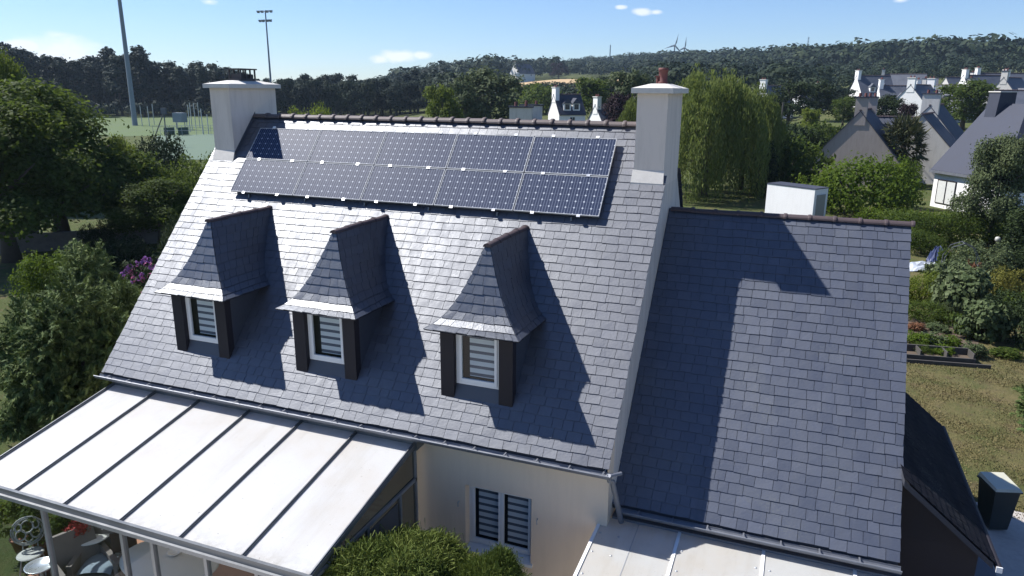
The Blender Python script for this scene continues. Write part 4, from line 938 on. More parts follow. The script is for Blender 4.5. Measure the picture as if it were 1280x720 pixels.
# grey garden arch
ac = np.array(G(1196, 362)); ar = MB()
for off in (0, .6):
    ar.tube([(ac[0]-.7+.0, ac[1]+off, 0), (ac[0]-.7, ac[1]+off, 1.5), (ac[0]-.45, ac[1]+off, 2.0), (ac[0], ac[1]+off, 2.2), (ac[0]+.45, ac[1]+off, 2.0), (ac[0]+.7, ac[1]+off, 1.5), (ac[0]+.7, ac[1]+off, 0)], .02, 6)
for z, x in ((.6, -.7), (1.2, -.7), (.6, .7), (1.2, .7), (2.2, 0)): ar.tube([(ac[0]+x, ac[1], z), (ac[0]+x, ac[1]+.6, z)], .015, 5)
tag(ar.build('garden_arch', 'lead'), 'thin dark metal arch overgrown by bean plants', 'arch')
# heap under sheets
hp = np.array(G(1160, 338)); hr = empty('covered_heap', (hp[0], hp[1], 0), 'heap of garden things under blue and white plastic sheets by the hedge', 'heap')
def crumple(c, rx, ry, h, seed):
    n = 12; V = []; r2 = random.Random(seed)
    for i in range(n+1):
        for j in range(n+1):
            x, y = i/n*2-1, j/n*2-1; k = max(0, 1-(abs(x)**2.5+abs(y)**2.5)*.7); V.append((c[0]+x*rx, c[1]+y*ry, c[2]+h*k*r2.uniform(.6, 1.15)+.02))
    m_ = MB(); m_.add(V, [(i*(n+1)+j, (i+1)*(n+1)+j, (i+1)*(n+1)+j+1, i*(n+1)+j+1) for i in range(n) for j in range(n)]); return m_
crumple((hp[0]-.1, hp[1], 0), 1.0, .7, .42, 3).build('white_sheet', 'tarp_white', hr); crumple((hp[0]+.5, hp[1]+1.2, 0), .45, .5, 1.0, 5).build('blue_sheet', 'tarp_blue', hr)
st = MB(); st.tube([(hp[0]+.9, hp[1], 0), (hp[0]+.95, hp[1], 1.2)], .04, 6); tag(st.build('wooden_stake', 'old_wood'), 'thin wooden stake standing beside the covered heap', 'stake')
gp = np.array(G(1243, 322)); gb = MB(); gb.lathe((gp[0], gp[1], 0), [(.05, 0), (.03, .9), (.12, .94), (.15, 1.05), (.12, 1.16), (.03, 1.2)], 14); tag(gb.build('garden_ornament', 'cast_metal', None, True), 'small pale round ornament on a stem at the foot of the dark hedge', 'ornament')
# wheelie bin
bp = np.array((6.9, 2.05)); bi = empty('wheelie_bin', (bp[0], bp[1], 0), 'dark wheelie bin with a pale tilted lid beside the lean-to', 'bin', rz=R(18)); ORG[bi.name] = None; bi.scale = (.9, .9, 1)
m_ = MB(); m_.hexa([(-.21, -.25, .06), (.21, -.25, .06), (.21, .25, .06), (-.21, .25, .06)], [(-.28, -.34, 1.0), (.28, -.34, 1.0), (.28, .36, 1.0), (-.28, .36, 1.0)]); m_.build('body', 'bin_green', bi, local=True)
m_ = MB(); m_.hexa([(-.31, -.37, .965), (.31, -.37, .965), (.31, .39, .965), (-.31, .39, .965)], [(-.31, -.37, 1.0), (.31, -.37, 1.0), (.31, .39, 1.0), (-.31, .39, 1.0)]); m_.build('rim', 'bin_green', bi, local=True)
m_ = MB(); m_.hexa([(-.30, -.38, 1.002), (.30, -.38, 1.002), (.30, .38, 1.03), (-.30, .38, 1.03)], [(-.27, -.34, 1.05), (.27, -.34, 1.05), (.27, .36, 1.10), (-.27, .36, 1.10)]); m_.build('lid', 'lid_pale', bi, local=True)
m_ = MB(); m_.tube([(-.25, .42, .98), (.25, .42, .98)], .02, 8); m_.build('handle', 'bin_green', bi, local=True)
for x in (-.24, .24): m_ = MB(); m_.tube([(x-.03, .24, .1), (x+.03, .24, .1)], .1, 14); m_.build('wheel', 'black_plastic', bi, local=True)
# fir bough entering at the frame edge
fb = conifer(1.0, 2.2, 5000, .2, .05); plant(fb, 'young_fir', 'small dark fir on the dry lawn near the gravel path', 'conifer', G(1299, 556), .85, 2.1, part='foliage')
# shed and wall on the left
sp = np.array(G(16, 304)); sh = empty('garden_shed', (sp[0], sp[1], 0), 'low garden shed with a pale greenish flat roof under the big spreading tree', 'shed', rz=R(-38)); ORG[sh.name] = None
m_ = MB(); m_.box(-2.2, 1.9, -1.3, 1.3, -.2, 1.55); m_.build('wall', 'old_wood', sh, local=True)
m_ = MB(); m_.hexa([(-2.5, -1.6, 1.56), (2.1, -1.6, 1.56), (2.1, 1.6, 1.9), (-2.5, 1.6, 1.9)], [(-2.5, -1.6, 1.64), (2.1, -1.6, 1.64), (2.1, 1.6, 1.98), (-2.5, 1.6, 1.98)]); m_.build('roof', 'shed_roof', sh, local=True)
w0, w1 = np.array(G(-10, 318)), np.array(G(205, 303)); m_ = bx(w0, w1, .3, -.2, 1.0); tag(m_.build('garden_wall', 'stone_wall'), 'low dark stone wall behind the junipers', 'wall')
# ------------------------------------------------------------------ other houses
def loc_mb(): return MB()
def far_house(label, ridge_uv, d, rot, L, W, pitch, total, wallm, roofm, chim=((1, 1),), dorm=0, gable_window=False, skylight=False, hip=False, side_dorm=-1):
    """ridge centre seen at ridge_uv from d metres; rot turns the ridge from +x; local frame has z = 0 at the eaves' ground"""
    p = atd(*ridge_uv, d); zr = p[2]; z0 = zr-total; h = empty('house', (p[0], p[1], z0), label, 'house', 'houses of the village', R(rot)); ORG[h.name] = None
    rise = W/2*math.tan(R(pitch)); e = total-rise; wy = W/2-.25
    m_ = MB(); wall_top = e+.25*math.tan(R(pitch))-.06; prof = [(-wy, -3), (wy, -3), (wy, wall_top), (0, total-.1), (-wy, wall_top)]
    m_.hexa([(-L/2+.1, y, z) for y, z in prof], [(L/2-.1, y, z) for y, z in prof]); m_.build('wall', wallm, h, local=True)
    r_ = MB(); t = .12
    for s in (-1, 1):
        P = [(0, total), (s*W/2, e), (s*W/2, e-t), (0, total-t)]; r_.hexa([(-L/2, y+s*.001, z) for y, z in P], [(L/2, y+s*.001, z) for y, z in P])
    r_.build('roof', roofm, h, local=True)
    m_ = MB(); ridge_tiles(m_, (-L/2, 0, total), (L/2, 0, total), .14, .6); m_.build('ridge_tiles', 'ridge_clay_dark', h, local=True)
    for s, k in chim:
        m_ = MB(); x = s*(L/2-.42); m_.box(x-.38, x+.38, -.85*k, .85*k, total-1.4, total+1.15); m_.build('chimney', wallm, h, local=True)
        m_ = MB(); m_.box(x-.48, x+.48, -.95*k, .95*k, total+1.151, total+1.28); m_.build('chimney_cap', 'far_slate_dark' if wallm != 'white_render' else 'mortar', h, local=True)
        for q in (-.4, .4): m_ = MB(); m_.lathe((x, q*k, total+1.281), [(.14, 0), (.12, .35)], 8); m_.build('chimney_pot', 'terracotta', h, local=True)
    for i in range(dorm):
        x = -L/2+L*(i+1)/(dorm+1); s = side_dorm; y0 = s*W*.40; zf = e+(W/2-abs(y0))*math.tan(R(pitch)); w_ = .7
        m_ = MB(); yb = s*W*.12; m_.hexa([(x-w_, y0, zf-.1), (x+w_, y0, zf-.1), (x+w_, yb, zf+.8), (x-w_, yb, zf+.8)], [(x-w_, y0, zf+1.2), (x+w_, y0, zf+1.2), (x+w_, yb, zf+1.2), (x-w_, yb, zf+1.2)]) if s < 0 else m_.box(x-w_, x+w_, yb, y0, zf-.1, zf+1.2)
        dm = m_.build('dormer', 'white_render' if wallm == 'white_render' else roofm, h, local=True)
        q = MB(); z_ = zf+1.201; q.add([(x-w_-.15, y0+s*.15, z_), (x+w_+.15, y0+s*.15, z_), (x, y0+s*.02, z_+.95), (x, s*.05*W, z_+.95), (x-w_-.15, yb, z_), (x+w_+.15, yb, z_)], [(0, 1, 2), (1, 5, 3, 2), (0, 2, 3, 4), (0, 4, 5, 1)]); q.build('dormer_roof', roofm, dm, local=True)
        q = MB(); q.box(x-.42, x+.42, min(y0, y0+s*.03), max(y0, y0+s*.03), zf+.2, zf+1.1); q.build('window', 'window_dark', dm, local=True)
    for s in (-1, 1):
        for gx in ((-1, 1) if L > 8 else (0,)):
            q = MB(); x = gx*L*.24; y = s*wy; q.box(x-.55, x+.55, min(y, y+s*.04), max(y, y+s*.04), e-1.6, e-.35); wn = q.build('window', 'white_pvc', h, local=True)
            q = MB(); y2 = y+s*.045; q.box(x-.45, x-.03, min(y2, y2+s*.01), max(y2, y2+s*.01), e-1.5, e-.45); q.box(x+.03, x+.45, min(y2, y2+s*.01), max(y2, y2+s*.01), e-1.5, e-.45); q.build('pane', 'window_dark', wn, local=True)
    if gable_window:
        for s in (-1, 1):
            q = MB(); x = s*(L/2-.1); q.box(min(x, x+s*.04), max(x, x+s*.04), -.5, .5, e+.2, e+1.3); q.build('window', 'window_dark', h, local=True)
    if skylight:
        th = R(pitch)
        for xs in (-.2, .18):
            q = MB(); c = [(xs*L-.5, .25), (xs*L+.5, .25), (xs*L+.5, .5), (xs*L-.5, .5)]
            f = lambda x, k, o: (x, -W/2*k-o*math.sin(th), total-rise*k+o*math.cos(th))
            q.hexa([f(x, k, .002) for x, k in c], [f(x, k, .07) for x, k in c]); q.build('skylight', 'window_dark', h, local=True)
    return h
# gable ends face the viewer at rot ~ 80-100 (ridge runs away)
far_house('taupe rendered house whose blank gable rises behind the broad bright shrub', (1083, 137), 84, 80, 9, 8.6, 50, 7.2, 'taupe_render', 'far_slate_dark', ((-1, .62), (1, .62)))
far_house('low slate roofed wing with skylights between the taupe gable and the palm', (1118, 146), 90, 8, 7, 6, 45, 5.0, 'taupe_render', 'far_slate', (), skylight=True)
far_house('grey gabled house with a slate capped chimney beside the palm', (1171, 131), 98, 74, 9, 9.5, 50, 7.6, 'grey_render', 'far_slate_dark', ((-1, 1),))
far_house('small grey gabled annex in front of the chimneyed grey house', (1160, 142), 88, 74, 6, 8.2, 47, 6.2, 'grey_render', 'far_slate_dark', ())
far_house('neighbouring grey house, its two chimneys just showing above the ridge tiles', (658, 149), 70, 104, 9.5, 7.5, 48, 7.0, 'gable_render', 'far_slate', ((-1, 1.15), (1, 1.25)))
far_house('white gabled house with a dark dormered roof behind the ridge', (709, 118), 135, 44, 5.4, 5.0, 54, 7.2, 'white_render', 'far_slate_dark', ((-1, .9),), dorm=2)
far_house('tall white gable house on the field edge left of the tan stubble', (653, 80), 575, 62, 16, 12, 50, 13, 'white_render', 'far_slate', ((-1, 1),))
V = [('white gabled house with a tall white chimney topmost in the village', (1092, 94.5), 215, 25, 9, 8, 52, 'white_render', 'far_slate', ((-1, 1),), 2),
     ('long slate roofed house right behind the topmost white gable', (1130, 92.5), 232, -8, 11, 8, 48, 'grey_render', 'far_slate', ((-1, .7),), 0),
     ('slate roofed house at the wood edge with no chimney', (1158, 98), 240, -4, 6, 7, 46, 'grey_render', 'far_slate', (), 0),
     ('white house with small chimneys halfway down the village slope', (1124, 107), 178, 12, 8, 7.5, 50, 'white_render', 'far_slate', ((-1, .7), (1, .7)), 1),
     ('pale house with two white dormers in the middle of the village', (1152, 106), 165, 62, 10, 9, 48, 'white_render', 'far_slate', ((-1, .8), (1, .8)), 2),
     ('broad slate roofed house with a white chimney between the two bushy trees', (1184, 106), 172, -28, 9, 9, 48, 'grey_render', 'far_slate', ((-1, .8), (1, .8)), 0),
     ('grey house high in the village left of the farthest roofs', (1200, 96.5), 225, 30, 8, 8, 50, 'grey_render', 'far_slate', ((1, .7),), 0),
     ('large slate roofed house with tall white chimneys at the wood edge', (1232, 94), 205, 28, 11, 9, 50, 'white_render', 'far_slate', ((-1, .8), (1, .9)), 0),
     ('wide grey roofed house crowned by a white chimney behind the slate clad chimney', (1250, 91.5), 222, 12, 11, 9, 48, 'white_render', 'far_slate', ((-1, .9),), 1),
     ('grey gabled house with white dormers at the edge of the village', (1266, 97), 190, 58, 9, 9, 50, 'grey_render', 'far_slate', ((-1, .7),), 2),
     ('low pale roofed house closest behind the slate clad chimney', (1290, 113), 140, 4, 10, 7, 38, 'grey_render', 'far_slate', (), 0),
     ('white house half hidden by the round dark tree', (966, 107), 175, 60, 8, 7, 52, 'white_render', 'far_slate', ((-1, .8),), 0),
     ('pale house end showing between two dark trees left of the village', (1010, 110), 200, 50, 8, 7, 50, 'white_render', 'far_slate', ((1, .7),), 0),
     ('tiny white cottage glimpsed below the twin chimneys tree line', (760, 131), 120, 50, 5, 5, 50, 'white_render', 'far_slate', ((-1, .7),), 0)]
for lab, uv, d, rot, L_, W_, pi_, wm, rm, ch, dn in V: far_house(lab, uv, d, rot, L_, W_, pi_, 7.4, wm, rm, ch, dn)
# white walled house: steep roof facing the sun, slate clad chimney, near end hipped
A = np.array([12.1, 53.4]); e = np.array([.52, -.854]); f = np.array([.854, .52]); EH = 2.95; RH = 8.15; LE, WD = 7.2, 9.0
hc = empty('house', (A[0], A[1], 0), 'white walled house with a steep slate roof and slate clad chimney above the hedge', 'house', 'houses of the village'); ORG[hc.name] = np.array([A[0], A[1], 0])
def hp_(a, b, z): q = A+e*a+f*b; return (q[0], q[1], z)
m_ = MB(); w_ = .25
m_.hexa([hp_(w_, w_, -.5), hp_(LE-w_, w_, -.5), hp_(LE-w_, WD-w_, -.5), hp_(w_, WD-w_, -.5)], [hp_(w_, w_, EH-.02), hp_(LE-w_, w_, EH-.02), hp_(LE-w_, WD-w_, EH-.02), hp_(w_, WD-w_, EH-.02)])
m_.hexa([hp_(w_, w_+.2, EH), hp_(w_, WD-w_-.2, EH), hp_(w_, WD/2, RH-.25)], [hp_(w_+.3, w_+.2, EH), hp_(w_+.3, WD-w_-.2, EH), hp_(w_+.3, WD/2, RH-.25)]); m_.build('wall', 'white_render', hc)
m_ = MB(); r0, r1 = hp_(0, WD/2, RH), hp_(LE-3.6, WD/2, RH); k0, k1, k2, k3 = hp_(0, 0, EH), hp_(LE, 0, EH), hp_(LE, WD, EH), hp_(0, WD, EH)
dn_ = lambda p: (p[0], p[1], p[2]-.16)
m_.add([r0, r1, k0, k1, k2, k3]+[dn_(q) for q in (k0, k1, k2, k3)], [(2, 3, 1, 0), (3, 4, 1), (4, 5, 0, 1), (6, 7, 3, 2), (7, 8, 4, 3), (8, 9, 5, 4), (9, 6, 2, 5), (9, 8, 7, 6)]); m_.build('roof', 'far_slate_dark', hc)
q = MB(); q.hexa([hp_(.55, WD/2-.95, RH-1.6), hp_(1.65, WD/2-.95, RH-1.6), hp_(1.65, WD/2+.7, RH-1.6), hp_(.55, WD/2+.7, RH-1.6)], [hp_(.55, WD/2-.75, RH+.85), hp_(1.65, WD/2-.75, RH+.85), hp_(1.65, WD/2+.7, RH+.85), hp_(.55, WD/2+.7, RH+.85)]); cc = q.build('chimney', 'far_slate_dark', hc)
q = MB(); q.hexa([hp_(.5, WD/2-.82, RH+.852), hp_(1.7, WD/2-.82, RH+.852), hp_(1.7, WD/2+.78, RH+.852), hp_(.5, WD/2+.78, RH+.852)], [hp_(.5, WD/2-.82, RH+.93), hp_(1.7, WD/2-.82, RH+.93), hp_(1.7, WD/2+.78, RH+.93), hp_(.5, WD/2+.78, RH+.93)]); q.build('chimney_cap', 'mortar', cc)
def wall_box(a0, a1, z0, z1, o, t): 
    q = MB(); return q.hexa([hp_(a0, w_-o-t, z0), hp_(a1, w_-o-t, z0), hp_(a1, w_-o, z0), hp_(a0, w_-o, z0)], [hp_(a0, w_-o-t, z1), hp_(a1, w_-o-t, z1), hp_(a1, w_-o, z1), hp_(a0, w_-o, z1)])
sd = wall_box(.75, 2.75, .35, 2.25, .002, .05).build('sliding_door', 'anthracite', hc); wall_box(.85, 1.68, .42, 2.15, .054, .01).build('pane', 'curtain', sd); wall_box(1.82, 2.65, .42, 2.15, .054, .01).build('pane', 'curtain', sd)
wall_box(0, LE, EH-.22, EH-.02, .3, .08).build('gutter', 'zinc', hc)
# flat white shed behind the side wing
s0 = np.array(G(992, 276)); sh2 = empty('flat_roofed_shed', (s0[0], s0[1], 0), 'plain white flat roofed shed behind the ridge of the side wing', 'shed', rz=R(-33)); ORG[sh2.name] = None
m_ = MB(); m_.box(-1.9, 1.9, -.8, .8, -.3, 2.5); m_.build('wall', 'white_render', sh2, local=True)
m_ = MB(); m_.box(-1.93, 1.93, -.83, .83, 2.502, 2.56); m_.build('roof', 'far_slate_dark', sh2, local=True)
m_ = MB(); m_.box(1.905, 1.95, -.5, .5, .1, 2.1); m_.build('door', 'alu_grey', sh2, local=True)
cx_, cy_ = polar(az_of(1030), 95); m_ = MB()
m_.hexa([(cx_-1.9, cy_-.8, .3), (cx_+1.9, cy_-.8, .3), (cx_+1.9, cy_+.8, .3), (cx_-1.9, cy_+.8, .3)], [(cx_-1.9, cy_-.8, .85), (cx_+1.9, cy_-.8, .85), (cx_+1.9, cy_+.8, .85), (cx_-1.9, cy_+.8, .85)])
# ------------------------------------------------------------------ poles and sports field
def mast(name, label, u, vb, top_h, r0, r1, lamps):
    x, y = G(u, vb); t = empty(name, (x, y, 0), label, 'floodlight'); m_ = MB(); m_.tube([(x, y, -.3), (x, y, top_h)], [r0, r1], 12); m_.build('pole', 'pole_grey', t)
    for k, (z, w_) in enumerate(lamps):
        m_ = MB(); m_.tube([(x-w_, y, z), (x+w_, y, z)], .13, 6); m_.build('crossarm', 'pole_grey', t)
        for q in (-1, -.4, .4, 1):
            m_ = MB(); m_.hexa([(x+q*w_-.4, y-.5, z-.5), (x+q*w_+.4, y-.5, z-.5), (x+q*w_+.4, y-.1, z-.5), (x+q*w_-.4, y-.1, z-.5)], [(x+q*w_-.5, y-.9, z+.25), (x+q*w_+.5, y-.9, z+.25), (x+q*w_+.5, y-.1, z+.35), (x+q*w_-.5, y-.1, z+.35)]); m_.build('lamp', 'galvanised', t)
mast('floodlight_mast', 'nearer tall floodlight mast rising beyond the top of the view', 169, 157, 40, .62, .34, ((39, 2.6), (36.5, 2.2)))
mast('floodlight_mast', 'distant floodlight mast with two tiers of lamps over the wood', 341.5, 142.2, 35.0, .42, .2, ((34.6, 2.7), (31.6, 2.2)))
ga, gb_ = np.array(G(113.5, 143.5)), np.array(G(144, 143.8)); gm = ga+(gb_-ga)*.5; go = empty('football_goal', (gm[0], gm[1], 0), 'white football goal at the far end of the sports field', 'goal')
for p_ in (ga, gb_): m_ = MB(); m_.tube([(p_[0], p_[1], 0), (p_[0], p_[1], 2.44)], .09, 6); m_.build('post', 'white_pvc', go)
m_ = MB(); m_.tube([(ga[0], ga[1], 2.44), (gb_[0], gb_[1], 2.44)], .09, 6); m_.build('crossbar', 'white_pvc', go)
for i, (u, vb, vt) in enumerate([(187, 158, 133), (193, 156, 130), (238, 165, 131), (240.5, 163, 128.5), (245, 161, 129), (250, 160, 128), (254, 168, 136), (261, 168, 143), (178, 158, 132), (222, 160, 148), (234, 160, 148)]):
    x, y = G(u, vb); dd = math.hypot(x-CAM[0], y-CAM[1]); h = atd(u, vt, dd)[2]; m_ = MB(); m_.tube([(x, y, -.2), (x, y, h)], .09, 6)
    tag(m_.build('net_post', 'galvanised'), 'thin pale post of the ball nets around the sports court', 'post', 'net posts around the sports court')
for u, lab in ((212, 'dark green windbreak board nearer the leaning dark frame'), (229.5, 'dark green windbreak board nearer the chimney with the cowl')):
    a_, b_ = np.array(G(u-6.5, 169.5)), np.array(G(u+6.5, 169)); m_ = bx(a_, b_, .12, .1, 1.5); wb = m_.build('windbreak_board', 'dark_green_board'); tag(wb, lab, 'board')
x, y = G(209, 184); tf = MB(); tf.tube([(x, y, 0), (x-.3, y+.4, 5.2)], .09, 6); tf.tube([(x-4.5, y+1.2, 0), (x-.3, y+.4, 5.2)], .09, 6); tf.box(x-.7, x+.2, y+.2, y+.5, 5.0, 5.9); tag(tf.build('leaning_frame', 'lead'), 'dark two legged frame with a small box on top beside the court', 'frame')
x, y = G(226, 162); m_ = MB(); m_.box(x-1.2, x+1.4, y-.8, y+.8, 1.6, 3.6); 
for q in (-1.1, 1.3): m_.box(x+q-.06, x+q+.06, y-.06, y+.06, -.1, 1.599)
tag(m_.build('hunting_box', 'pole_grey'), 'small grey cabin on two legs at the court edge', 'cabin')
fn = empty('mesh_fence', (*G(250, 168), 0), 'long thin wire fence between the sports court and the pitch', 'fence'); ORG[fn.name] = np.array([*G(250, 168), 0.])
for k in range(16):
    x, y = G(192+9*k, 170-.12*k); m_ = MB(); m_.tube([(x, y, 0), (x, y, 1.9)], .035, 5); m_.build('fence_post', 'galvanised', fn)
for z in (.95, 1.9): m_ = MB(); a_, b_ = G(192, 170), G(192+135, 168.2); m_.tube([(*a_, z), (*b_, z)], .03, 5); m_.build('rail', 'galvanised', fn)
# ------------------------------------------------------------------ wind turbines and mast on the hill
def turbine(u, v, d, rotor, ph, label):
    p = atd(u, v, d); g_ = float(terrain(p[0], p[1])); t = empty('wind_turbine', (p[0], p[1], g_), label, 'wind turbine', None, -math.atan2(p[0]-CAM[0], p[1]-CAM[1])+R(15)); ORG[t.name] = None; hz = p[2]-g_
    m_ = MB(); m_.tube([(0, 0, -3), (0, 0, hz)], [1.7, 1.0], 12); m_.build('tower', 'pole_grey', t, local=True)
    m_ = MB(); m_.box(-1.3, 1.3, -1.8, 4.2, hz-1.2, hz+1.4); m_.build('nacelle', 'pole_grey', t, local=True)
    hb_ = MB(); hb_.lathe((0, -2.4, hz-.9), [(.3, 0), (1.2, .5), (1.2, 1.3), (.3, 1.8)], 10); ho = hb_.build('hub', 'pole_grey', t, local=True)
    for k in range(3):
        a = R(ph+120*k); dx, dz = math.sin(a), math.cos(a); m_ = MB()
        P = [(-dz*1.0, -2.4, dx*1.0), (dz*1.0, -2.1, -dx*1.0)]; m_.add([(dx*1.2-dz*.6, -2.5, hz+dz*1.2+dx*.6), (dx*1.2+dz*.6, -2.2, hz+dz*1.2-dx*.6), (dx*rotor*.25+dz*1.5, -2.2, hz+dz*rotor*.25-dx*1.5), (dx*rotor, -2.4, hz+dz*rotor), (dx*rotor*.25-dz*.7, -2.6, hz+dz*rotor*.25+dx*.7),
            (dx*rotor*.5, -2.9, hz+dz*rotor*.5)], [(0, 1, 2, 4), (4, 2, 3), (0, 4, 5), (4, 3, 5), (3, 2, 5), (2, 1, 5), (1, 0, 5)]); m_.build('blade', 'pole_grey', t, local=True)
turbine(843.4, 57, 1120, 17, 14, 'wind turbine on the skyline with one blade nearly upright, slightly larger')
turbine(855.6, 60, 1180, 17, 4, 'wind turbine on the skyline standing lower beside its neighbour')
def lattice(name, label, u, vt, vb, d, w_):
    p = atd(u, vt, d); b_ = atd(u, vb, d); m_ = MB(); x, y = p[0], p[1]; z0, z1 = min(b_[2], float(terrain(x, y))), p[2]; n = 9
    for sx, sy in ((-1, -1), (1, -1), (1, 1), (-1, 1)): m_.tube([(x+sx*w_, y+sy*w_, z0), (x+sx*w_*.35, y+sy*w_*.35, z1)], .22, 5)
    for i in range(n):
        a_, c_ = i/n, (i+1)/n; wa, wc = w_*(1-.65*a_), w_*(1-.65*c_)
        for s in (-1, 1): m_.tube([(x-wa, y+s*wa, z0+(z1-z0)*a_), (x+wc, y+s*wc, z0+(z1-z0)*c_)], .15, 4); m_.tube([(x+s*wa, y-wa, z0+(z1-z0)*a_), (x+s*wc, y+wc, z0+(z1-z0)*c_)], .15, 4)
    tag(m_.build(name, 'pole_grey'), label, 'mast')
lattice('lattice_mast', 'slender lattice radio mast on the skyline above the taupe house', 1011, 46, 64, 1000, 1.3)
lattice('lattice_mast', 'thin mast on the skyline above the tan field', 763, 56, 72, 900, .6)
x, y = polar(az_of(982), 100); m_ = MB(); m_.tube([(x, y, 0), (x, y, atd(982, 128, 100)[2])], [.14, .10], 8); tag(m_.build('utility_pole', 'old_wood'), 'bare wooden pole on the bank left of the taupe house', 'pole')
# ------------------------------------------------------------------ things inside the conservatory
def PT(u, v, z): return at(u, v, 2, z)
# ornate metal chair
c = PT(38, 692, .45); ch = empty('metal_chair', (c[0], c[1], 0), 'ornate pale metal chair with an openwork round back beside the silver tray', 'chair', rz=R(52)); ORG[ch.name] = None
m_ = MB(); m_.lathe((0, 0, .43), [(.21, 0), (.23, .015), (.21, .03)], 20); m_.build('seat', 'cast_metal', ch, local=True)
m_ = MB(); ctr = (0, .24, .80)
def ringpts(r, cx=0, cz=0, n=20): return [(ctr[0]+cx+r*math.cos(2*math.pi*k/n), ctr[1]+.05*math.sin(2*math.pi*k/n), ctr[2]+cz+r*math.sin(2*math.pi*k/n)) for k in range(n+1)]
for r_, x_, z_ in ((.27, 0, 0), (.235, 0, 0), (.10, 0, .09), (.08, -.12, -.06), (.08, .12, -.06), (.06, 0, -.14), (.05, -.14, .1), (.05, .14, .1)): m_.tube(ringpts(r_, x_, z_), .014, 6)
for x_ in (-.12, .12): m_.tube([(x_, .2, .44), (x_, .23, .6)], .014, 6)
m_.build('backrest', 'cast_metal', ch, local=True)
for sx in (-1, 1):
    for sy in (-1, 1): m_ = MB(); m_.tube([(sx*.14, sy*.14, .43), (sx*.19, sy*.19, .2), (sx*.2, sy*.2, 0)], .014, 6); m_.build('leg', 'cast_metal', ch, local=True)
c = PT(50, 707, .62); tt = empty('tray_table', (c[0], c[1], 0), 'small round table with a shiny silver tray top', 'table')
m_ = MB(); m_.lathe((c[0], c[1], .60), [(.22, 0), (.24, .01), (.25, .035), (.235, .035), (.22, .018)], 28); m_.build('tray_top', 'silver', tt, True)
m_ = MB(); m_.tube([(c[0], c[1], .02), (c[0], c[1], .6)], .03, 8); m_.lathe((c[0], c[1], .02), [(.18, 0), (.16, .02), (.03, .05)], 16); m_.build('pedestal', 'cast_metal', tt)
# plants in pots
def potted(label, u, v, z, pot_r, ph, rad, ht, mat):
    c = PT(u, v, z); t = empty('potted_plant', (c[0], c[1], .02), label, 'plant'); m_ = MB(); m_.lathe((c[0], c[1], .02), [(pot_r*.7, 0), (pot_r, ph), (pot_r*1.1, ph), (pot_r*1.1, ph+.04), (pot_r*.9, ph+.04), (pot_r*.85, ph-.03)], 18); m_.build('pot', 'brown_pot', t, True)
    Q = crown([(0, 0, ph+ht*.5, rad, rad, ht*.5), (rad*.3, 0, ph+ht*.8, rad*.5, rad*.5, ht*.3)], 150, 9, .09, .09); f_ = link('foliage', quads_mesh('foliage', Q, mat), t); return t, c
potted('leafy green plant in a brown pot behind the red flowers', 80, 660, .9, .17, .3, .27, .95, 'leaf_oak')
potted('light leaved plant standing behind the ornate metal chair', 20, 650, .7, .16, .26, .42, .9, 'leaf_lime')
potted('slim green plant between the ornate chair and the glazing post', 45, 652, .8, .13, .24, .26, .9, 'leaf_oak')
c = PT(115, 667, .74); st_ = empty('side_table', (c[0], c[1], 0), 'round white side table carrying red flowers', 'table'); m_ = MB(); m_.lathe((c[0], c[1], .70), [(.34, 0), (.36, .02), (.34, .04)], 26); m_.build('tabletop', 'ceramic', st_, True); m_ = MB(); m_.tube([(c[0], c[1], .03), (c[0], c[1], .7)], .035, 8); m_.lathe((c[0], c[1], .02), [(.2, 0), (.05, .05)], 14); m_.build('pedestal', 'white_pvc', st_)
t_, q_ = None, (c[0]-.10, c[1]-.18); fp = empty('red_flowers', (q_[0], q_[1], .742), 'bunch of red flowers in a small pot on the white side table', 'flowers'); m_ = MB(); m_.lathe((q_[0], q_[1], .742), [(.07, 0), (.09, .12), (.08, .12)], 14); m_.build('pot', 'brown_pot', fp, True)
link('blooms', quads_mesh('blooms', crown([(0, 0, .24, .22, .22, .17)], 130, 9, .06, .05), 'petal_red'), fp); link('foliage', quads_mesh('foliage', crown([(0, 0, .15, .17, .17, .1)], 40, 8, .06, .05), 'leaf_oak'), fp)
m_ = MB(); m_.lathe((c[0]+.16, c[1]+.12, .742), [(.035, 0), (.04, .09), (.034, .09), (.03, .01)], 14); cu = m_.build('cup', 'ceramic', None, True); tag(cu, 'white cup on the side table next to the red flowers', 'cup')
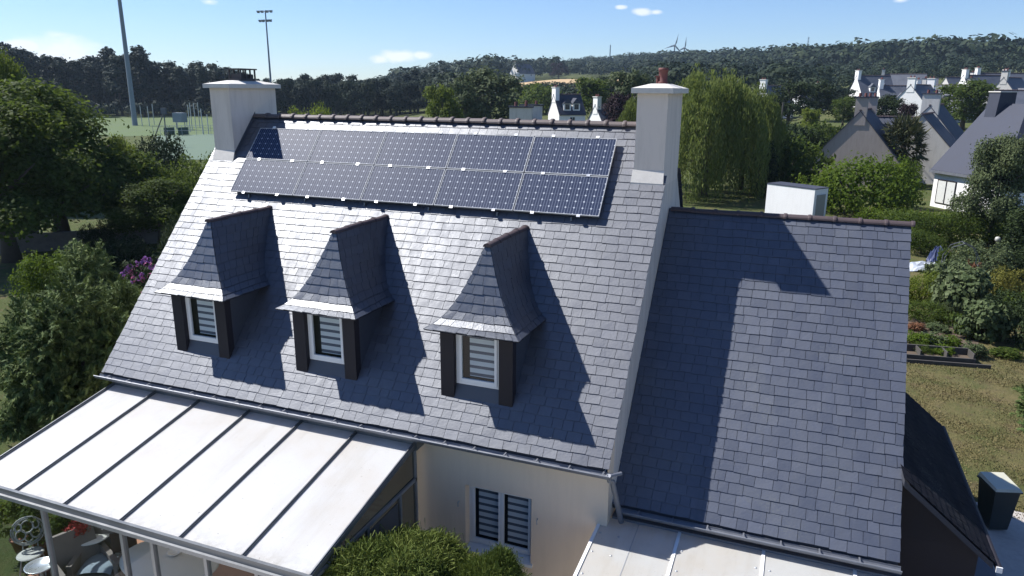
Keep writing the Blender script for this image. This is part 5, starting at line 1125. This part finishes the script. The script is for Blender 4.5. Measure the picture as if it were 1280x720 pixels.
# draped armchairs
def armchair(label, u, v, rz, cush):
    c = PT(u, v, .45); t = empty('armchair', (c[0], c[1], .02), label, 'armchair', rz=rz); ORG[t.name] = None
    m_ = MB(); m_.hexa([(-.36, -.36, .10), (.36, -.36, .10), (.36, .36, .10), (-.36, .36, .10)], [(-.36, -.38, .36), (.36, -.38, .36), (.36, .36, .33), (-.36, .36, .33)]); m_.build('seat', 'cloth_grey', t, local=True)
    m_ = MB(); m_.hexa([(-.37, .28, .334), (.37, .28, .334), (.37, .44, .30), (-.37, .44, .30)], [(-.35, .50, 1.02), (.35, .50, 1.02), (.34, .60, 1.0), (-.34, .60, 1.0)]); m_.build('backrest', 'cloth_grey', t, local=True)
    for s in (-1, 1):
        m_ = MB(); a_, b_ = sorted((s*.365, s*.46)); m_.hexa([(a_, -.36, .1), (b_, -.36, .1), (b_, .42, .1), (a_, .42, .1)], [(a_, -.36, .56), (b_, -.36, .56), (b_, .42, .62), (a_, .42, .62)]); m_.build('armrest', 'cloth_grey', t, local=True)
        for y in (-.3, .34): m_ = MB(); m_.box(s*.34-.025, s*.34+.025, y-.025, y+.025, 0, .099); m_.build('leg', 'dark_wood', t, local=True)
    if cush: 
        m_ = MB(); n_ = 8; V_ = [(-.3+.6*i/n_, -.36+.6*j/n_, .365+.11*(1-((i/n_*2-1)**4+(j/n_*2-1)**4)*.5)) for i in range(n_+1) for j in range(n_+1)]; m_.add(V_, [(i*(n_+1)+j, (i+1)*(n_+1)+j, (i+1)*(n_+1)+j+1, i*(n_+1)+j+1) for i in range(n_) for j in range(n_)]); m_.build('cushion', 'cushion', t, True, local=True)
    return t
armchair('grey draped armchair with a blue grey seat cushion facing the front glass', 128, 700, R(25), True)
armchair('grey draped armchair half hidden behind the cushioned one', 108, 712, R(70), False)
m_ = MB(); q = PT(160, 700, .5); ch2 = empty('dark_chair', (q[0], q[1], .02), 'dark wooden chair tucked under the oval table', 'chair', rz=R(60)); ORG[ch2.name] = None
m_.box(-.21, .21, -.21, .21, .43, .47); m_.build('seat', 'dark_wood', ch2, local=True)
m_ = MB(); m_.hexa([(-.2, .19, .60), (.2, .19, .60), (.2, .22, .60), (-.2, .22, .60)], [(-.2, .27, .95), (.2, .27, .95), (.2, .30, .95), (-.2, .30, .95)]); m_.build('backrest', 'dark_wood', ch2, local=True)
for sx in (-1, 1):
    for sy in (-1, 1): m_ = MB(); m_.tube([(sx*.19, sy*.19, 0), (sx*.19, sy*.19, .43)], .02, 6); m_.build('leg', 'dark_wood', ch2, local=True)
    m_ = MB(); m_.tube([(sx*.18, .19, .45), (sx*.18, .28, .94)], .016, 6); m_.build('back_post', 'dark_wood', ch2, local=True)
q = PT(212, 700, .75); ot = empty('oval_table', (q[0], q[1], .02), 'large oval dining table with a pale top under the roof sheets', 'table')
m_ = MB(); m_.lathe((q[0], q[1], .72), [(.62, 0), (.65, .015), (.63, .035)], 40, 1.5, 1.0); m_.build('tabletop', 'table_top', ot, True)
for sx in (-1, 1):
    for sy in (-1, 1): m_ = MB(); m_.tube([(q[0]+sx*.55, q[1]+sy*.3, .02), (q[0]+sx*.5, q[1]+sy*.27, .72)], .03, 8); m_.build('leg', 'alu_dark', ot)
d_ = PT(218, 690, .79); m_ = MB(); m_.lathe((d_[0], d_[1], .756), [(.05, 0), (.12, .03), (.13, .045), (.11, .04), (.04, .012)], 20); tag(m_.build('dish', 'ceramic', None, True), 'small pale dish on the oval dining table', 'dish')
q = PT(95, 705, .03); m_ = MB(); m_.box(q[0]-.8, q[0]+.9, q[1]-.5, q[1]+.55, .0225, .03); tag(m_.build('rug', 'maroon_rug'), 'dark red rug on the conservatory floor under the armchairs', 'rug')
# ------------------------------------------------------------------ air, sky, sun
HZ = globals().get('HAZE', 1)
if HZ:
    m_ = MB(); m_.box(-1250, 1250, -60, 1270, -1.2, 128)
    n = N('haze_air'); n.t.nodes.remove(n.b); v = n.a('ShaderNodeVolumePrincipled'); v.inputs['Density'].default_value = 0.00013; v.inputs['Color'].default_value = (.62, .80, 1, 1); v.inputs['Anisotropy'].default_value = .2
    n.L(v.outputs[0], n.out.inputs['Volume']); n.done(); hz = m_.build('haze', 'haze_air'); hz['kind'] = 'stuff'
AZ, EL = -.034, .863      # sun: travel direction in the ground plane from +x, elevation
sun = bpy.data.objects.new('sun', bpy.data.lights.new('sun', 'SUN')); COL.objects.link(sun)
sun.data.energy = 4.5; sun.data.angle = R(.53); sun.data.color = (1, .97, .93)
dv = Vector((math.cos(AZ)*math.cos(EL), math.sin(AZ)*math.cos(EL), -math.sin(EL))); sun.rotation_euler = dv.to_track_quat('-Z', 'Y').to_euler()
wd_ = bpy.data.worlds.new('World'); S.world = wd_; wd_.use_nodes = True; nt = wd_.node_tree; bg = nt.nodes['Background']
sky = nt.nodes.new('ShaderNodeTexSky'); sky.sky_type = 'NISHITA'; sky.sun_disc = False; sky.sun_elevation = EL
sd_ = -dv; sky.sun_rotation = math.atan2(sd_.x, sd_.y); sky.altitude = 60; sky.air_density = 1.0; sky.dust_density = .05; sky.ozone_density = 2.5
tc = nt.nodes.new('ShaderNodeTexCoord')
def wm(op, a, b=None):
    n = nt.nodes.new('ShaderNodeMath'); n.operation = op
    for i, x in enumerate((a, b)):
        if x is None: continue
        if isinstance(x, (int, float)): n.inputs[i].default_value = x
        else: nt.links.new(x, n.inputs[i])
    return n.outputs[0]
mp = nt.nodes.new('ShaderNodeMapping'); mp.inputs['Scale'].default_value = (1, 1, 2.3); nt.links.new(tc.outputs['Generated'], mp.inputs[0])
nz = nt.nodes.new('ShaderNodeTexNoise'); nz.inputs['Scale'].default_value = 34; nz.inputs['Detail'].default_value = 7; nz.inputs['Roughness'].default_value = .6; nt.links.new(mp.outputs[0], nz.inputs['Vector'])
tot = None
for u, v, r_, st_ in [(70, 66, .075, .55), (30, 58, .028, .8), (120, 74, .045, .4), (500, 70, .036, .55), (475, 74, .02, .5), (527, 69, .02, .6), (776, 9, .011, .7), (803, 15, .018, .7), (820, 15, .012, .5), (262, 2, .016, .4), (1125, 0, .012, .4)]:
    dr_ = ray(u, v); dr_ /= np.linalg.norm(dr_); dp_ = nt.nodes.new('ShaderNodeVectorMath'); dp_.operation = 'SUBTRACT'; dp_.inputs[1].default_value = tuple(dr_); nt.links.new(tc.outputs['Generated'], dp_.inputs[0])
    sc_ = nt.nodes.new('ShaderNodeVectorMath'); sc_.operation = 'MULTIPLY'; sc_.inputs[1].default_value = (1/r_, 1/r_, 2.6/r_); nt.links.new(dp_.outputs[0], sc_.inputs[0])
    ln_ = nt.nodes.new('ShaderNodeVectorMath'); ln_.operation = 'LENGTH'; nt.links.new(sc_.outputs[0], ln_.inputs[0])
    k = wm('MULTIPLY', wm('MAXIMUM', wm('SUBTRACT', 1, ln_.outputs['Value']), 0), st_*1.5); tot = k if tot is None else wm('MAXIMUM', tot, k)
cl_ = wm('MULTIPLY', wm('MINIMUM', wm('MAXIMUM', wm('MULTIPLY', wm('SUBTRACT', wm('ADD', tot, wm('MULTIPLY', nz.outputs['Fac'], .9)), .62), 2.2), 0), 1), wm('MINIMUM', wm('MULTIPLY', tot, 4), 1))
mx = nt.nodes.new('ShaderNodeMix'); mx.data_type = 'RGBA'; nt.links.new(wm('MULTIPLY', cl_, .8), mx.inputs[0]); wb = nt.nodes.new('ShaderNodeMix'); wb.data_type = 'RGBA'; wb.blend_type = 'MULTIPLY'; wb.inputs[0].default_value = 1; nt.links.new(sky.outputs[0], wb.inputs[6]); wb.inputs[7].default_value = (.78, .92, 1.20, 1); nt.links.new(wb.outputs[2], mx.inputs[6]); mx.inputs[7].default_value = (9, 9.3, 9.8, 1)
nt.links.new(mx.outputs[2], bg.inputs[0]); bg.inputs[1].default_value = .064
vs = S.view_settings; vs.view_transform = 'Standard'; vs.look = 'None'; vs.gamma = 1; vs.exposure = .92; vs.use_curve_mapping = False
S.cycles.max_bounces = 6; S.cycles.diffuse_bounces = 3; S.cycles.glossy_bounces = 3; S.cycles.transmission_bounces = 4; S.cycles.transparent_max_bounces = 12; S.cycles.volume_bounces = 0
S.cycles.use_denoising = True; S.cycles.sample_clamp_indirect = 4
